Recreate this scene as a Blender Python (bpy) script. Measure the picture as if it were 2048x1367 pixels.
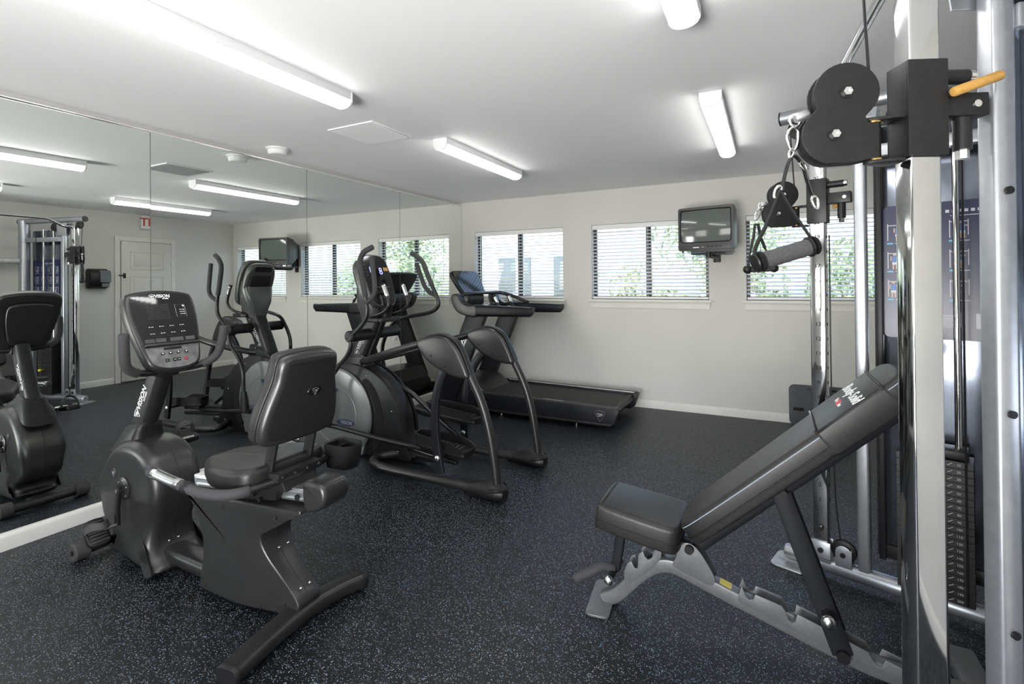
import bpy, bmesh, math, random
from mathutils import Matrix, Vector
random.seed(7)
for o in list(bpy.data.objects): bpy.data.objects.remove(o)
scene = bpy.context.scene
COL = scene.collection
R = math.radians

# ------------------------------------------------------------------ camera
cam_data = bpy.data.cameras.new('camera')
cam = bpy.data.objects.new('camera', cam_data)
COL.objects.link(cam)
yaw, pitch, roll = 0.4740, 0.0059, -0.0088
fw = Vector((-math.sin(yaw)*math.cos(pitch), math.cos(yaw)*math.cos(pitch), math.sin(pitch)))
rt = Vector((math.cos(yaw), math.sin(yaw), 0))
up = rt.cross(fw)
rt, up = rt*math.cos(roll)+up*math.sin(roll), -rt*math.sin(roll)+up*math.cos(roll)
CAM = Vector((3.6073, -5.5812, 1.3925))
mw = Matrix.Identity(4)
for i in range(3):
    mw[i][0] = rt[i]; mw[i][1] = up[i]; mw[i][2] = -fw[i]; mw[i][3] = CAM[i]
cam.matrix_world = mw
cam_data.sensor_fit = 'HORIZONTAL'
cam_data.sensor_width = 36.0
cam_data.lens = 36.0*1000.47/2048
cam_data.shift_y = -(683.5-557.96)/2048
cam_data.clip_start = 0.02
scene.camera = cam

# ------------------------------------------------------------------ sky, sun, added fill lamps and exposure
world = bpy.data.worlds.new('sky'); scene.world = world
world.use_nodes = True
wn = world.node_tree.nodes; wl = world.node_tree.links
bg = wn['Background']
sky = wn.new('ShaderNodeTexSky')
sky.sky_type = 'NISHITA'
sky.sun_elevation = R(58); sky.sun_rotation = R(180); sky.sun_disc = False
sky.air_density = 1.0; sky.dust_density = 2.0
wl.new(sky.outputs[0], bg.inputs[0])
bg.inputs[1].default_value = .75
sun = bpy.data.lights.new('sun', 'SUN'); sun.energy = 4.5; sun.angle = R(1.0); sun.color = (1, .96, .9)
sun_o = bpy.data.objects.new('sun', sun); COL.objects.link(sun_o)
sun_o.rotation_euler = (R(32), R(-12), R(0))   # high, from behind the room
TUBE = 12.0          # luminance of the fluorescent diffusers
def fill_light(x0, x1, z0, z1, power, tilt):
    """added fill lamp just inside the glazing behind the camera, tilted up to brighten ceiling and room"""
    l = bpy.data.lights.new('fill_light', 'AREA'); l.shape = 'RECTANGLE'; l.size = x1-x0; l.size_y = z1-z0; l.energy = power; l.spread = R(125)
    l.color = (1, .985, .96)
    o = bpy.data.objects.new('fill_light', l); COL.objects.link(o); o.location = ((x0+x1)/2, -7.585+(z1-z0)/2*math.sin(R(tilt))+.005, (z0+z1)/2)
    o.rotation_euler = (R(90+tilt), 0, 0)
fill_light(2.08, 3.32, .15, 1.15, 70, 27)      # added fill, set at the lower half of the glass doors
fill_light(.60, 1.70, 1.15, 2.0, 8, 8)         # weaker added fill at the two windows beside them
fill_light(3.55, 4.45, 1.15, 2.0, 6, 8)
scene.view_settings.view_transform = 'Standard'
scene.view_settings.look = 'None'
scene.view_settings.exposure = 0.37
scene.view_settings.gamma = 1.0
scene.view_settings.use_curve_mapping = False

# ------------------------------------------------------------------ materials
MATS = {}
def mat(name, col, rough=.5, metal=0., spec=.5, emit=None, estr=0., coat=0.):
    if name in MATS: return MATS[name]
    m = bpy.data.materials.new(name); m.use_nodes = True
    b = m.node_tree.nodes['Principled BSDF']
    b.inputs['Base Color'].default_value = (*col, 1)
    b.inputs['Roughness'].default_value = rough
    b.inputs['Metallic'].default_value = metal
    b.inputs['Specular IOR Level'].default_value = spec
    if coat:
        b.inputs['Coat Weight'].default_value = coat; b.inputs['Coat Roughness'].default_value = .08
    if emit:
        b.inputs['Emission Color'].default_value = (*emit, 1); b.inputs['Emission Strength'].default_value = estr
    MATS[name] = m
    return m
def noisy(name, c1, c2, scale, rough=.5, metal=0., bump=0., bscale=None, detail=3., coords='Object', stretch=None, spec=.5):
    """two-tone noise colour plus optional fine bump"""
    m = mat(name, c1, rough, metal, spec)
    nt = m.node_tree; b = nt.nodes['Principled BSDF']
    tc = nt.nodes.new('ShaderNodeTexCoord')
    src = tc.outputs[coords]
    if stretch:
        mp = nt.nodes.new('ShaderNodeMapping'); mp.inputs['Scale'].default_value = stretch
        nt.links.new(src, mp.inputs[0]); src = mp.outputs[0]
    n = nt.nodes.new('ShaderNodeTexNoise'); n.inputs['Scale'].default_value = scale; n.inputs['Detail'].default_value = detail
    nt.links.new(src, n.inputs['Vector'])
    r = nt.nodes.new('ShaderNodeValToRGB')
    r.color_ramp.elements[0].position = .35; r.color_ramp.elements[1].position = .65
    r.color_ramp.elements[0].color = (*c1, 1); r.color_ramp.elements[1].color = (*c2, 1)
    nt.links.new(n.outputs['Fac'], r.inputs[0]); nt.links.new(r.outputs[0], b.inputs['Base Color'])
    if bump:
        n2 = nt.nodes.new('ShaderNodeTexNoise'); n2.inputs['Scale'].default_value = bscale or scale*4; n2.inputs['Detail'].default_value = 2
        nt.links.new(src, n2.inputs['Vector'])
        bp = nt.nodes.new('ShaderNodeBump'); bp.inputs['Strength'].default_value = bump; bp.inputs['Distance'].default_value = .002
        nt.links.new(n2.outputs['Fac'], bp.inputs['Height']); nt.links.new(bp.outputs[0], b.inputs['Normal'])
    return m

M_WALL = noisy('wall_paint', (.66,.65,.615), (.69,.68,.645), 1.3, .7, bump=.10, bscale=160)
M_CEIL = noisy('ceiling_paint', (.86,.86,.865), (.88,.88,.88), .9, .75, bump=.08, bscale=120)
M_TRIM = noisy('trim_paint', (.74,.725,.68), (.78,.765,.72), 6, .45)
M_DOOR = noisy('door_paint', (.66,.65,.61), (.69,.68,.64), 5, .4)
M_MIRROR = mat('mirror_glass', (.90,.93,.90), .0, 1.)
M_CHANNEL = mat('mirror_channel', (.82,.80,.78), .25, .9)
M_SEAM = mat('mirror_edge', (.10,.12,.11), .3)
M_CHROME = noisy('chrome', (.66,.66,.66), (.61,.61,.61), 8, .07, 1.)
M_SILVER = noisy('silver_paint', (.40,.42,.45), (.44,.46,.49), 40, .33, .75)
M_PANEL = noisy('shroud_panel', (.17,.19,.23), (.20,.22,.26), 14, .16, .9, bump=.03, bscale=60)
M_GALV = noisy('galvanised_steel', (.42,.43,.44), (.55,.56,.57), 22, .38, .85)
M_BLACK = mat('black_plastic', (.010,.010,.011), .42, 0, .32)
M_BLACKM = noisy('black_metal', (.013,.013,.014), (.017,.017,.018), 60, .40, .1, spec=.35)
M_NAVY = mat('dark_blue_black_metal', (.0095,.0105,.0140), .40, .05, .32)
M_GUN = noisy('gunmetal_plastic', (.046,.0455,.0455), (.053,.0525,.0525), 300, .33, .6, bump=.04, bscale=900)
M_TUBE = noisy('gunmetal_tube', (.040,.0395,.0395), (.047,.046,.046), 200, .33, .6)
M_BTUBE = mat('black_tube', (.017,.017,.018), .28, .2, .45)
M_DISC = noisy('disc_grey', (.20,.207,.21), (.22,.227,.23), 260, .36, .5)
M_VINYL = noisy('black_vinyl', (.016,.015,.015), (.021,.020,.019), 90, .38, bump=.12, bscale=600, spec=.36)
M_FOAM = noisy('black_foam', (.03,.03,.033), (.045,.045,.048), 500, .8, bump=.2, bscale=900)
M_GLOSS = mat('glossy_black_face', (.008,.008,.010), .09, 0, .6)
M_ALU = mat('brushed_aluminium', (.72,.73,.74), .28, .95)
M_STEEL = mat('bright_steel', (.75,.75,.74), .2, 1.)
M_WHITE = mat('white_print', (.85,.85,.86), .5)
M_WPLAST = mat('white_plastic', (.80,.80,.78), .4)
M_BENCH = noisy('bench_grey_paint', (.15,.154,.16), (.17,.174,.18), 60, .36, .45)
M_RED = mat('red_print', (.62,.06,.05), .45)
M_GREEN = mat('green_print', (.05,.22,.08), .45)
M_YELLOW = mat('yellow_plastic', (.80,.62,.03), .4)
M_WOOD = noisy('tan_wood', (.42,.22,.045), (.50,.28,.07), 30, .45, stretch=(1,8,8))
M_BRASS = mat('brass', (.55,.40,.16), .25, 1.)
M_LABEL = mat('label_yellow', (.75,.62,.10), .5)
M_SCREEN = mat('crt_glass', (.11,.13,.12), .08, 0, .6)
M_TVBODY = mat('tv_shell', (.05,.05,.055), .45)
M_TVEDGE = mat('tv_front_edge', (.10,.095,.088), .5)
M_LED = mat('blue_led', (.1,.1,.3), .4, emit=(.35,.35,1.), estr=1.6)
M_SLAT = mat('blind_slat', (.86,.86,.85), .45)
M_FRAMEB = mat('dark_window_frame', (.025,.024,.024), .4)
M_DIFF = mat('tube_diffuser', (.9,.9,.9), .5, emit=(1., .985, .96), estr=TUBE)
M_FIX = mat('fixture_enamel', (.82,.82,.83), .35)
M_BLUEP = noisy('poster_blue', (.012,.017,.062), (.018,.024,.085), 3, .28)
M_SKIN = mat('poster_skin', (.55,.36,.27), .4)
M_SHIRT = mat('poster_shirt', (.07,.17,.45), .4)
M_CYAN = mat('poster_cyan', (.10,.42,.62), .4)
M_BADGE = mat('badge_blue', (.035,.06,.12), .3)
M_DARKIN = mat('dark_recess', (.004,.004,.004), .8)
M_STEP = noisy('brushed_dark_board', (.030,.034,.042), (.055,.060,.072), 9, .5, stretch=(1,1,60))
M_RUBBER = mat('grey_rubber', (.05,.048,.047), .75)
M_DGREY = mat('dispenser_grey', (.16,.18,.20), .35)
M_LEAF1 = noisy('leaf_green', (.16,.24,.09), (.34,.42,.20), 7, .6)
M_LEAF2 = noisy('leaf_yellow_green', (.40,.44,.20), (.58,.60,.34), 6, .6)
M_BARK = noisy('bark', (.12,.09,.06), (.2,.16,.12), 12, .8)
M_SIDING = noisy('pale_siding', (.62,.61,.58), (.68,.67,.64), 2, .6)
M_CONC = noisy('pale_concrete', (.48,.47,.45), (.58,.57,.55), 3, .8)
M_BRICKC = noisy('terracotta_board', (.36,.24,.17), (.44,.31,.22), 5, .7)
M_FENCE = noisy('weathered_board', (.30,.31,.27), (.38,.39,.33), 4, .75)

# rubber floor with blue-white flecks
def floor_material():
    m = mat('speckled_rubber', (.02,.02,.022), .5)
    nt = m.node_tree; b = nt.nodes['Principled BSDF']
    tc = nt.nodes.new('ShaderNodeTexCoord')
    wob = nt.nodes.new('ShaderNodeTexNoise'); wob.inputs['Scale'].default_value = 60
    nt.links.new(tc.outputs['Object'], wob.inputs['Vector'])
    mix = nt.nodes.new('ShaderNodeVectorMath'); mix.operation = 'MULTIPLY_ADD'
    mix.inputs[1].default_value = (.012,.012,.0)
    nt.links.new(wob.outputs['Color'], mix.inputs[0]); nt.links.new(tc.outputs['Object'], mix.inputs[2])
    def flecks(scale, dist, keep):
        v = nt.nodes.new('ShaderNodeTexVoronoi'); v.voronoi_dimensions = '2D'; v.inputs['Scale'].default_value = scale
        nt.links.new(mix.outputs[0], v.inputs['Vector'])
        a = nt.nodes.new('ShaderNodeMath'); a.operation = 'LESS_THAN'; a.inputs[1].default_value = dist
        nt.links.new(v.outputs['Distance'], a.inputs[0])
        s = nt.nodes.new('ShaderNodeSeparateColor'); nt.links.new(v.outputs['Color'], s.inputs[0])
        g = nt.nodes.new('ShaderNodeMath'); g.operation = 'GREATER_THAN'; g.inputs[1].default_value = keep
        nt.links.new(s.outputs[0], g.inputs[0])
        p = nt.nodes.new('ShaderNodeMath'); p.operation = 'MULTIPLY'
        nt.links.new(a.outputs[0], p.inputs[0]); nt.links.new(g.outputs[0], p.inputs[1])
        return p.outputs[0], s.outputs[1]
    f1, c1 = flecks(150, .26, .84)
    f2, c2 = flecks(250, .28, .89)
    mx = nt.nodes.new('ShaderNodeMath'); mx.operation = 'MAXIMUM'
    nt.links.new(f1, mx.inputs[0]); nt.links.new(f2, mx.inputs[1])
    rc = nt.nodes.new('ShaderNodeValToRGB')
    rc.color_ramp.elements[0].color = (.13,.24,.38,1); rc.color_ramp.elements[1].color = (.42,.47,.52,1)
    nt.links.new(c1, rc.inputs[0])
    big = nt.nodes.new('ShaderNodeTexNoise'); big.inputs['Scale'].default_value = 1.6; big.inputs['Detail'].default_value = 3
    nt.links.new(tc.outputs['Object'], big.inputs['Vector'])
    rb = nt.nodes.new('ShaderNodeValToRGB')
    rb.color_ramp.elements[0].color = (.0045,.0050,.0060,1); rb.color_ramp.elements[1].color = (.0080,.0086,.0100,1)
    nt.links.new(big.outputs['Fac'], rb.inputs[0])
    mc = nt.nodes.new('ShaderNodeMixRGB')
    nt.links.new(mx.outputs[0], mc.inputs[0]); nt.links.new(rb.outputs[0], mc.inputs[1]); nt.links.new(rc.outputs[0], mc.inputs[2])
    nt.links.new(mc.outputs[0], b.inputs['Base Color'])
    n2 = nt.nodes.new('ShaderNodeTexNoise'); n2.inputs['Scale'].default_value = 260
    nt.links.new(tc.outputs['Object'], n2.inputs['Vector'])
    bp = nt.nodes.new('ShaderNodeBump'); bp.inputs['Strength'].default_value = .35; bp.inputs['Distance'].default_value = .002
    nt.links.new(n2.outputs['Fac'], bp.inputs['Height']); nt.links.new(bp.outputs[0], b.inputs['Normal'])
    b.inputs['Roughness'].default_value = .40; b.inputs['Specular IOR Level'].default_value = .32
    return m
M_FLOOR = floor_material()
def glass_material():
    m = bpy.data.materials.new('window_glass'); m.use_nodes = True
    nt = m.node_tree; nt.nodes.clear()
    out = nt.nodes.new('ShaderNodeOutputMaterial'); mx = nt.nodes.new('ShaderNodeMixShader')
    t = nt.nodes.new('ShaderNodeBsdfTransparent'); g = nt.nodes.new('ShaderNodeBsdfGlossy'); g.inputs['Roughness'].default_value = .02
    t.inputs[0].default_value = (.95,.97,.96,1)
    mx.inputs[0].default_value = .05
    nt.links.new(t.outputs[0], mx.inputs[1]); nt.links.new(g.outputs[0], mx.inputs[2])
    nt.links.new(mx.outputs[0], out.inputs[0])
    return m
M_GLASS = glass_material()

# ------------------------------------------------------------------ mesh helpers
def V(*a): return Vector(a)
def xf(bm, m):
    bmesh.ops.transform(bm, matrix=m, verts=bm.verts)
    if m.to_3x3().determinant() < 0: bmesh.ops.reverse_faces(bm, faces=bm.faces)
    return bm
def join(*bms):
    a = bms[0]
    for b in bms[1:]:
        me = bpy.data.meshes.new('tmp'); b.to_mesh(me); a.from_mesh(me); bpy.data.meshes.remove(me); b.free()
    return a
def boxmm(x0,x1,y0,y1,z0,z1,bev=0.,seg=2):
    bm = bmesh.new(); bmesh.ops.create_cube(bm, size=1)
    for v in bm.verts:
        v.co = Vector(((x0+x1)/2+v.co.x*(x1-x0), (y0+y1)/2+v.co.y*(y1-y0), (z0+z1)/2+v.co.z*(z1-z0)))
    if bev: bmesh.ops.bevel(bm, geom=bm.edges[:], offset=bev, segments=seg, profile=.5, affect='EDGES')
    return bm
def box(cx,cy,cz,sx,sy,sz,bev=0.,seg=2): return boxmm(cx-sx/2,cx+sx/2,cy-sy/2,cy+sy/2,cz-sz/2,cz+sz/2,bev,seg)
def frame(o, x, y):
    """matrix with origin o, local x along x, local y near y"""
    x = Vector(x).normalized(); z = x.cross(Vector(y)).normalized(); y = z.cross(x)
    m = Matrix.Identity(4)
    for i in range(3): m[i][0]=x[i]; m[i][1]=y[i]; m[i][2]=z[i]; m[i][3]=o[i]
    return m
def along(p0, p1):
    """matrix whose z runs p0->p1, origin p0"""
    p0=Vector(p0); z=(Vector(p1)-p0).normalized()
    a = Vector((0,0,1)) if abs(z.z)<.9 else Vector((1,0,0))
    x = a.cross(z).normalized(); y = z.cross(x)
    m = Matrix.Identity(4)
    for i in range(3): m[i][0]=x[i]; m[i][1]=y[i]; m[i][2]=z[i]; m[i][3]=p0[i]
    return m
def lathe(prof, seg=24, m=None):
    """prof: list of (r, h), spun about z"""
    bm = bmesh.new(); rings=[]
    for r,h in prof:
        if r < 1e-6: rings.append([bm.verts.new((0,0,h))])
        else: rings.append([bm.verts.new((r*math.cos(2*math.pi*i/seg), r*math.sin(2*math.pi*i/seg), h)) for i in range(seg)])
    for a,b in zip(rings, rings[1:]):
        if len(a)==1 and len(b)==1: continue
        for i in range(seg):
            j=(i+1)%seg
            if len(a)==1: bm.faces.new((a[0], b[j], b[i])) if False else bm.faces.new((a[0], b[i], b[j]))
            elif len(b)==1: bm.faces.new((a[i], a[j], b[0]))
            else: bm.faces.new((a[i], a[j], b[j], b[i]))
    if len(rings[0])>1: bm.faces.new(rings[0][::-1])
    if len(rings[-1])>1: bm.faces.new(rings[-1])
    bmesh.ops.recalc_face_normals(bm, faces=bm.faces)
    if m is not None: xf(bm, m)
    return bm
def cyl(p0,p1,r,seg=20,r2=None,bev=0.):
    L=(Vector(p1)-Vector(p0)).length; r2 = r if r2 is None else r2
    if bev: pr=[(r-bev,0),(r,bev),(r2,L-bev),(r2-bev,L)]
    else: pr=[(r,0),(r2,L)]
    return lathe(pr, seg, along(p0,p1))
def catmull(pts, n=6, closed=False):
    P=[Vector(p) for p in pts]; out=[]
    N=len(P); rng = range(N) if closed else range(N-1)
    for i in rng:
        p1=P[i]; p2=P[(i+1)%N]
        p0=P[i-1] if (closed or i>0) else p1*2-p2
        p3=P[(i+2)%N] if (closed or i+2<N) else p2*2-p1
        for k in range(n):
            t=k/n
            out.append(.5*((2*p1)+(p2-p0)*t+(2*p0-5*p1+4*p2-p3)*t*t+(3*p1-p0-3*p2+p3)*t**3))
    if not closed: out.append(P[-1])
    return out
def rounded(pts, rad, n=5):
    """polyline with its inner corners filleted"""
    P=[Vector(p) for p in pts]; out=[P[0]]
    for a,b,c in zip(P,P[1:],P[2:]):
        u=(a-b); w=(c-b); r=min(rad, u.length*.49, w.length*.49)
        s=b+u.normalized()*r; e=b+w.normalized()*r
        for k in range(n+1):
            t=k/n; out.append((1-t)**2*s+2*t*(1-t)*b+t*t*e)
    out.append(P[-1]); return out
def sweep(pts, section, closed=False, scales=None, upv=None):
    """sweep a closed 2D section along pts with parallel transport; rounded ends are left flat"""
    P=[Vector(p) for p in pts]; N=len(P); bm=bmesh.new(); rings=[]
    T=[]
    for i in range(N):
        if closed: t=P[(i+1)%N]-P[i-1]
        else: t=P[min(i+1,N-1)]-P[max(i-1,0)]
        T.append(t.normalized())
    a = Vector(upv) if upv else (Vector((0,0,1)) if abs(T[0].z)<.9 else Vector((1,0,0)))
    x=(a-T[0]*a.dot(T[0])).normalized()
    for i in range(N):
        x=(x-T[i]*x.dot(T[i])).normalized(); y=T[i].cross(x)
        s=scales[i] if scales else 1.
        rings.append([bm.verts.new(P[i]+x*(q[0]*s)+y*(q[1]*s)) for q in section])
    M=len(section); loops = range(N) if closed else range(N-1)
    for i in loops:
        A=rings[i]; B=rings[(i+1)%N]
        for k in range(M):
            l=(k+1)%M; bm.faces.new((A[k],A[l],B[l],B[k]))
    if not closed:
        bm.faces.new(rings[0][::-1]); bm.faces.new(rings[-1])
    bmesh.ops.recalc_face_normals(bm, faces=bm.faces)
    return bm
def circ(r, n=14, sx=1., sy=1.): return [(r*sx*math.cos(2*math.pi*i/n), r*sy*math.sin(2*math.pi*i/n)) for i in range(n)]
def rrect(w,h,r,n=4):
    out=[]
    for cx,cy,a0 in ((w/2-r,h/2-r,0),(-w/2+r,h/2-r,90),(-w/2+r,-h/2+r,180),(w/2-r,-h/2+r,270)):
        for k in range(n+1):
            a=R(a0+90*k/n); out.append((cx+r*math.cos(a), cy+r*math.sin(a)))
    return out
def tube(pts, r, n=14, smooth=0, round_=0., closed=False, ends=True):
    P=list(pts)
    if round_: P=rounded(P, round_)
    if smooth: P=catmull(P, smooth, closed)
    if ends and not closed:      # domed ends
        P=[Vector(p) for p in P]
        t0=(P[0]-P[1]).normalized(); t1=(P[-1]-P[-2]).normalized()
        pre=[P[0]+t0*r*.35, P[0]+t0*r*.25]; post=[P[-1]+t1*r*.25, P[-1]+t1*r*.35]
        sc=[.45,.85]+[1.]*len(P)+[.85,.45]
        return sweep(pre+P+post, circ(r,n), False, sc)
    return sweep(P, circ(r,n), closed)
def bar(pts, w, h, r=.004, smooth=0, round_=0., upv=(0,1,0)):
    """rectangular tube; w is measured along upv"""
    P=list(pts)
    if round_: P=rounded(P, round_)
    if smooth: P=catmull(P, smooth)
    return sweep(P, rrect(w,h,r,2), upv=upv)
def prism(prof, lo, hi, bev=0., axis='y', seg=3):
    """closed 2D outline extruded along an axis; (a,b) are (x,z) for y, (y,z) for x, (x,y) for z"""
    bm=bmesh.new()
    def mk(a,b,c): return {'y':(a,c,b),'x':(c,a,b),'z':(a,b,c)}[axis]
    A=[bm.verts.new(mk(p[0],p[1],lo)) for p in prof]; B=[bm.verts.new(mk(p[0],p[1],hi)) for p in prof]
    n=len(prof); fa=bm.faces.new(A); fb=bm.faces.new(B[::-1])
    for i in range(n): bm.faces.new((A[i],B[i],B[(i+1)%n],A[(i+1)%n]))
    bmesh.ops.recalc_face_normals(bm, faces=bm.faces)
    if bev:
        ed=list(set(list(fa.edges)+list(fb.edges)))
        bmesh.ops.bevel(bm, geom=ed, offset=bev, segments=seg, profile=.5, affect='EDGES', clamp_overlap=True)
    big=[f for f in bm.faces if len(f.verts)>4]
    if big: bmesh.ops.triangulate(bm, faces=big)
    return bm
def pillow(prof, lo, hi, rad, axis='y', n=5, rad2=None, centre=None):
    """extruded smooth outline whose rims are rounded by insetting the outline"""
    P=[Vector((p[0],p[1])) for p in prof]; N=len(P)
    area=sum(P[i].x*P[(i+1)%N].y-P[(i+1)%N].x*P[i].y for i in range(N))
    if area<0: P.reverse()
    nr=[]
    for i in range(N):
        t=(P[(i+1)%N]-P[i-1]); t.normalize(); nr.append(Vector((t.y,-t.x)))
    lim=[]
    for i in range(N):      # never inset a convex corner past its own radius
        p,q,s=P[i-2],P[i],P[(i+2)%N]
        cr=(q.x-p.x)*(s.y-q.y)-(q.y-p.y)*(s.x-q.x)
        k=2*cr/max(1e-9,(q-p).length*(s-q).length*(s-p).length)
        lim.append(.75/k if k>1e-4 else 9.)
    for _ in range(4): lim=[min(lim[i],.012+min(lim[i-1],lim[(i+1)%N])) for i in range(N)]
    def mk(a,b,c): return {'y':(a,c,b),'x':(c,a,b),'z':(a,b,c)}[axis]
    r2=rad if rad2 is None else rad2
    secs=[]
    for k in range(n+1):
        t=math.pi/2*k/n; d=rad*(1-math.sin(t)); c=lo+rad*(1-math.cos(t))
        secs.append([mk(p.x-q.x*min(d,l),p.y-q.y*min(d,l),c) for p,q,l in zip(P,nr,lim)])
    for k in range(n,-1,-1):
        t=math.pi/2*k/n; d=r2*(1-math.sin(t)); c=hi-r2*(1-math.cos(t))
        secs.append([mk(p.x-q.x*min(d,l),p.y-q.y*min(d,l),c) for p,q,l in zip(P,nr,lim)])
    if centre:      # caps with inner rings, so later bending of the side stays smooth
        for end in (0,-1):
            base=secs[end]; cc=Vector(mk(centre[0],centre[1],lo if end==0 else hi))
            rings=[[Vector(p)*(1-t)+cc*t for p in base] for t in (.12,.26,.42,.60,.80,.97)]
            if end==0: secs=rings[::-1]+secs
            else: secs=secs+rings
    bm=loft(secs)
    big=[f for f in bm.faces if len(f.verts)>4]
    bmesh.ops.triangulate(bm, faces=big)
    return bm
def sp(pts, n=5): return [(p.x,p.y) for p in catmull([(a,b,0) for a,b in pts], n, True)]
def ball(c, r, sx=1., sy=1., sz=1., seg=16):
    bm=bmesh.new(); bmesh.ops.create_uvsphere(bm, u_segments=seg, v_segments=max(6,seg//2), radius=r)
    return xf(bm, Matrix.Translation(c) @ Matrix.Diagonal((sx,sy,sz,1)))
def loft(secs, caps=True):
    """list of equal-length 3D rings"""
    bm=bmesh.new(); rings=[[bm.verts.new(p) for p in s] for s in secs]; n=len(secs[0])
    for a,b in zip(rings,rings[1:]):
        for i in range(n): bm.faces.new((a[i],a[(i+1)%n],b[(i+1)%n],b[i]))
    if caps: bm.faces.new(rings[0][::-1]); bm.faces.new(rings[-1])
    bmesh.ops.recalc_face_normals(bm, faces=bm.faces)
    return bm
def text(s, size, m, bold=0., ext=.0006, align='CENTER', shear=0.):
    cu=bpy.data.curves.new('t','FONT'); cu.body=s; cu.size=size; cu.extrude=ext; cu.align_x=align; cu.align_y='CENTER'
    cu.offset=bold; cu.shear=shear; cu.resolution_u=2
    ob=bpy.data.objects.new('t',cu); COL.objects.link(ob)
    bpy.context.view_layer.update()
    me=bpy.data.meshes.new_from_object(ob.evaluated_get(bpy.context.evaluated_depsgraph_get()))
    bm=bmesh.new(); bm.from_mesh(me)
    bpy.data.objects.remove(ob); bpy.data.curves.remove(cu); bpy.data.meshes.remove(me)
    return xf(bm, m)
def shield(size, m, t=.0006):
    """rounded-triangle emblem outline with a swoosh stroke"""
    s=size
    out=rounded([(0,-.52*s,0),(.52*s,.34*s,0),(0,.46*s,0),(-.52*s,.34*s,0),(0,-.52*s,0)], .12*s, 4)
    bm=sweep([m @ p for p in out[:-1]], rrect(.10*s, t*2, t*.4, 1), closed=True, upv=(m.to_3x3() @ Vector((0,0,1))))
    sw=catmull([(-.30*s,.14*s,0),(-.05*s,.17*s,0),(.26*s,.12*s,0)],4)
    sw2=catmull([(-.20*s,-.04*s,0),(0,.0,0),(.18*s,.05*s,0)],4)
    nrm=m.to_3x3() @ Vector((0,0,1))
    return join(bm, sweep([m @ p for p in sw], rrect(t*2,.10*s,t*.4,1), upv=nrm), sweep([m @ p for p in sw2], rrect(t*2,.12*s,t*.4,1), upv=nrm))
def logo(w, m):
    """shield + VISION + FITNESS, total width w, centred on m"""
    k=w
    e=shield(.26*k, m @ Matrix.Translation((-.37*k,.0,.0004)))
    a=text('VISION', .235*k, m @ Matrix.Translation((.12*k,.02*k,.0003)), bold=.004*k, shear=.10)
    b=text('FITNESS', .085*k, m @ Matrix.Translation((.26*k,-.115*k,.0003)), bold=.001*k)
    return join(e,a,b)

# ------------------------------------------------------------------ object helpers
ORI = {}
def rot_z(a): return Matrix.Rotation(a,4,'Z')
def wmat(o):
    m=o.matrix_basis.copy(); p=o.parent
    while p: m=p.matrix_basis @ m; p=p.parent
    return m
def finish(bm, name, m, ang=35):
    me=bpy.data.meshes.new(name); bm.to_mesh(me); bm.free()
    for p in me.polygons: p.use_smooth=True
    me.set_sharp_from_angle(angle=R(ang))
    me.materials.append(m)
    return me
def part(name, bm, m, parent, ang=35, label=None, local=False, stuff=False):
    """a part given in world coordinates (or the parent's, with local=True)"""
    if not local: xf(bm, wmat(parent).inverted())
    o=bpy.data.objects.new(name, finish(bm,name,m,ang)); COL.objects.link(o); o.parent=parent
    if label: o['label']=label
    if stuff: o['kind']='stuff'
    return o
def tag(o,label,cat,group=None):
    o['label']=label; o['category']=cat
    if group: o['group']=group
    return o
def thing(name,label,cat,loc=(0,0,0),rz=0.,group=None):
    o=bpy.data.objects.new(name,None); COL.objects.link(o); o.location=loc; o.rotation_euler=(0,0,rz)
    o.empty_display_size=.1
    return tag(o,label,cat,group)
def solid(name,bm,m,label,cat,group=None,ang=35,origin=None):
    """a thing that is one mesh; origin moved to its base centre"""
    if origin is None:
        xs=[v.co for v in bm.verts]
        origin=Vector(((min(v.x for v in xs)+max(v.x for v in xs))/2,(min(v.y for v in xs)+max(v.y for v in xs))/2,min(v.z for v in xs)))
    xf(bm, Matrix.Translation(-Vector(origin)))
    o=bpy.data.objects.new(name, finish(bm,name,m,ang)); COL.objects.link(o); o.location=origin
    return tag(o,label,cat,group)
def struct(name,bm,m,parent=None,ang=35,label=None):
    o=bpy.data.objects.new(name, finish(bm,name,m,ang)); COL.objects.link(o)
    if parent: o.parent=parent
    else: o['kind']='structure'
    if label: o['label']=label
    return o
def copy_part(src, parent, loc=None):
    o=src.copy(); COL.objects.link(o); o.parent=parent
    if loc is not None: o.location=loc
    return o
# ================================================================== THE ROOM
H, W, YF = 2.44, 4.755, -7.6
struct('floor', boxmm(-.05,W,YF,0,-.08,0), M_FLOOR)
struct('ceiling', boxmm(-.17,W+.14,YF-.14,.14,H,H+.08), M_CEIL)
struct('wall_left', boxmm(-.17,-.05,YF,0,-.08,H), M_WALL)
# window openings (x0, x1) in the far wall
WT, WB = 2.0425, 1.188
WIN = [(.204,1.432),(1.783,3.051),(3.407,4.645)]
def wall_with_openings(x0,x1,z1,ops,lo,hi,axis):
    xs=[x0]; pieces=[]
    for a,b,zb,zt in ops:
        pieces.append((xs[-1],a,-.08,z1)); pieces.append((a,b,-.08,zb)); pieces.append((a,b,zt,z1)); xs.append(b)
    pieces.append((xs[-1],x1,-.08,z1))
    bms=[]
    for a,b,c,d in pieces:
        if b-a<1e-4 or d-c<1e-4: continue
        bms.append(boxmm(a,b,lo,hi,c,d) if axis=='x' else boxmm(lo,hi,a,b,c,d))
    return join(*bms)
struct('wall_back', wall_with_openings(-.17,W+.14,H,[(a,b,WB,WT) for a,b in WIN],0,.14,'x'), M_WALL)
struct('wall_right', boxmm(W,W+.14,YF,0,-.08,H), M_WALL)
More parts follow.
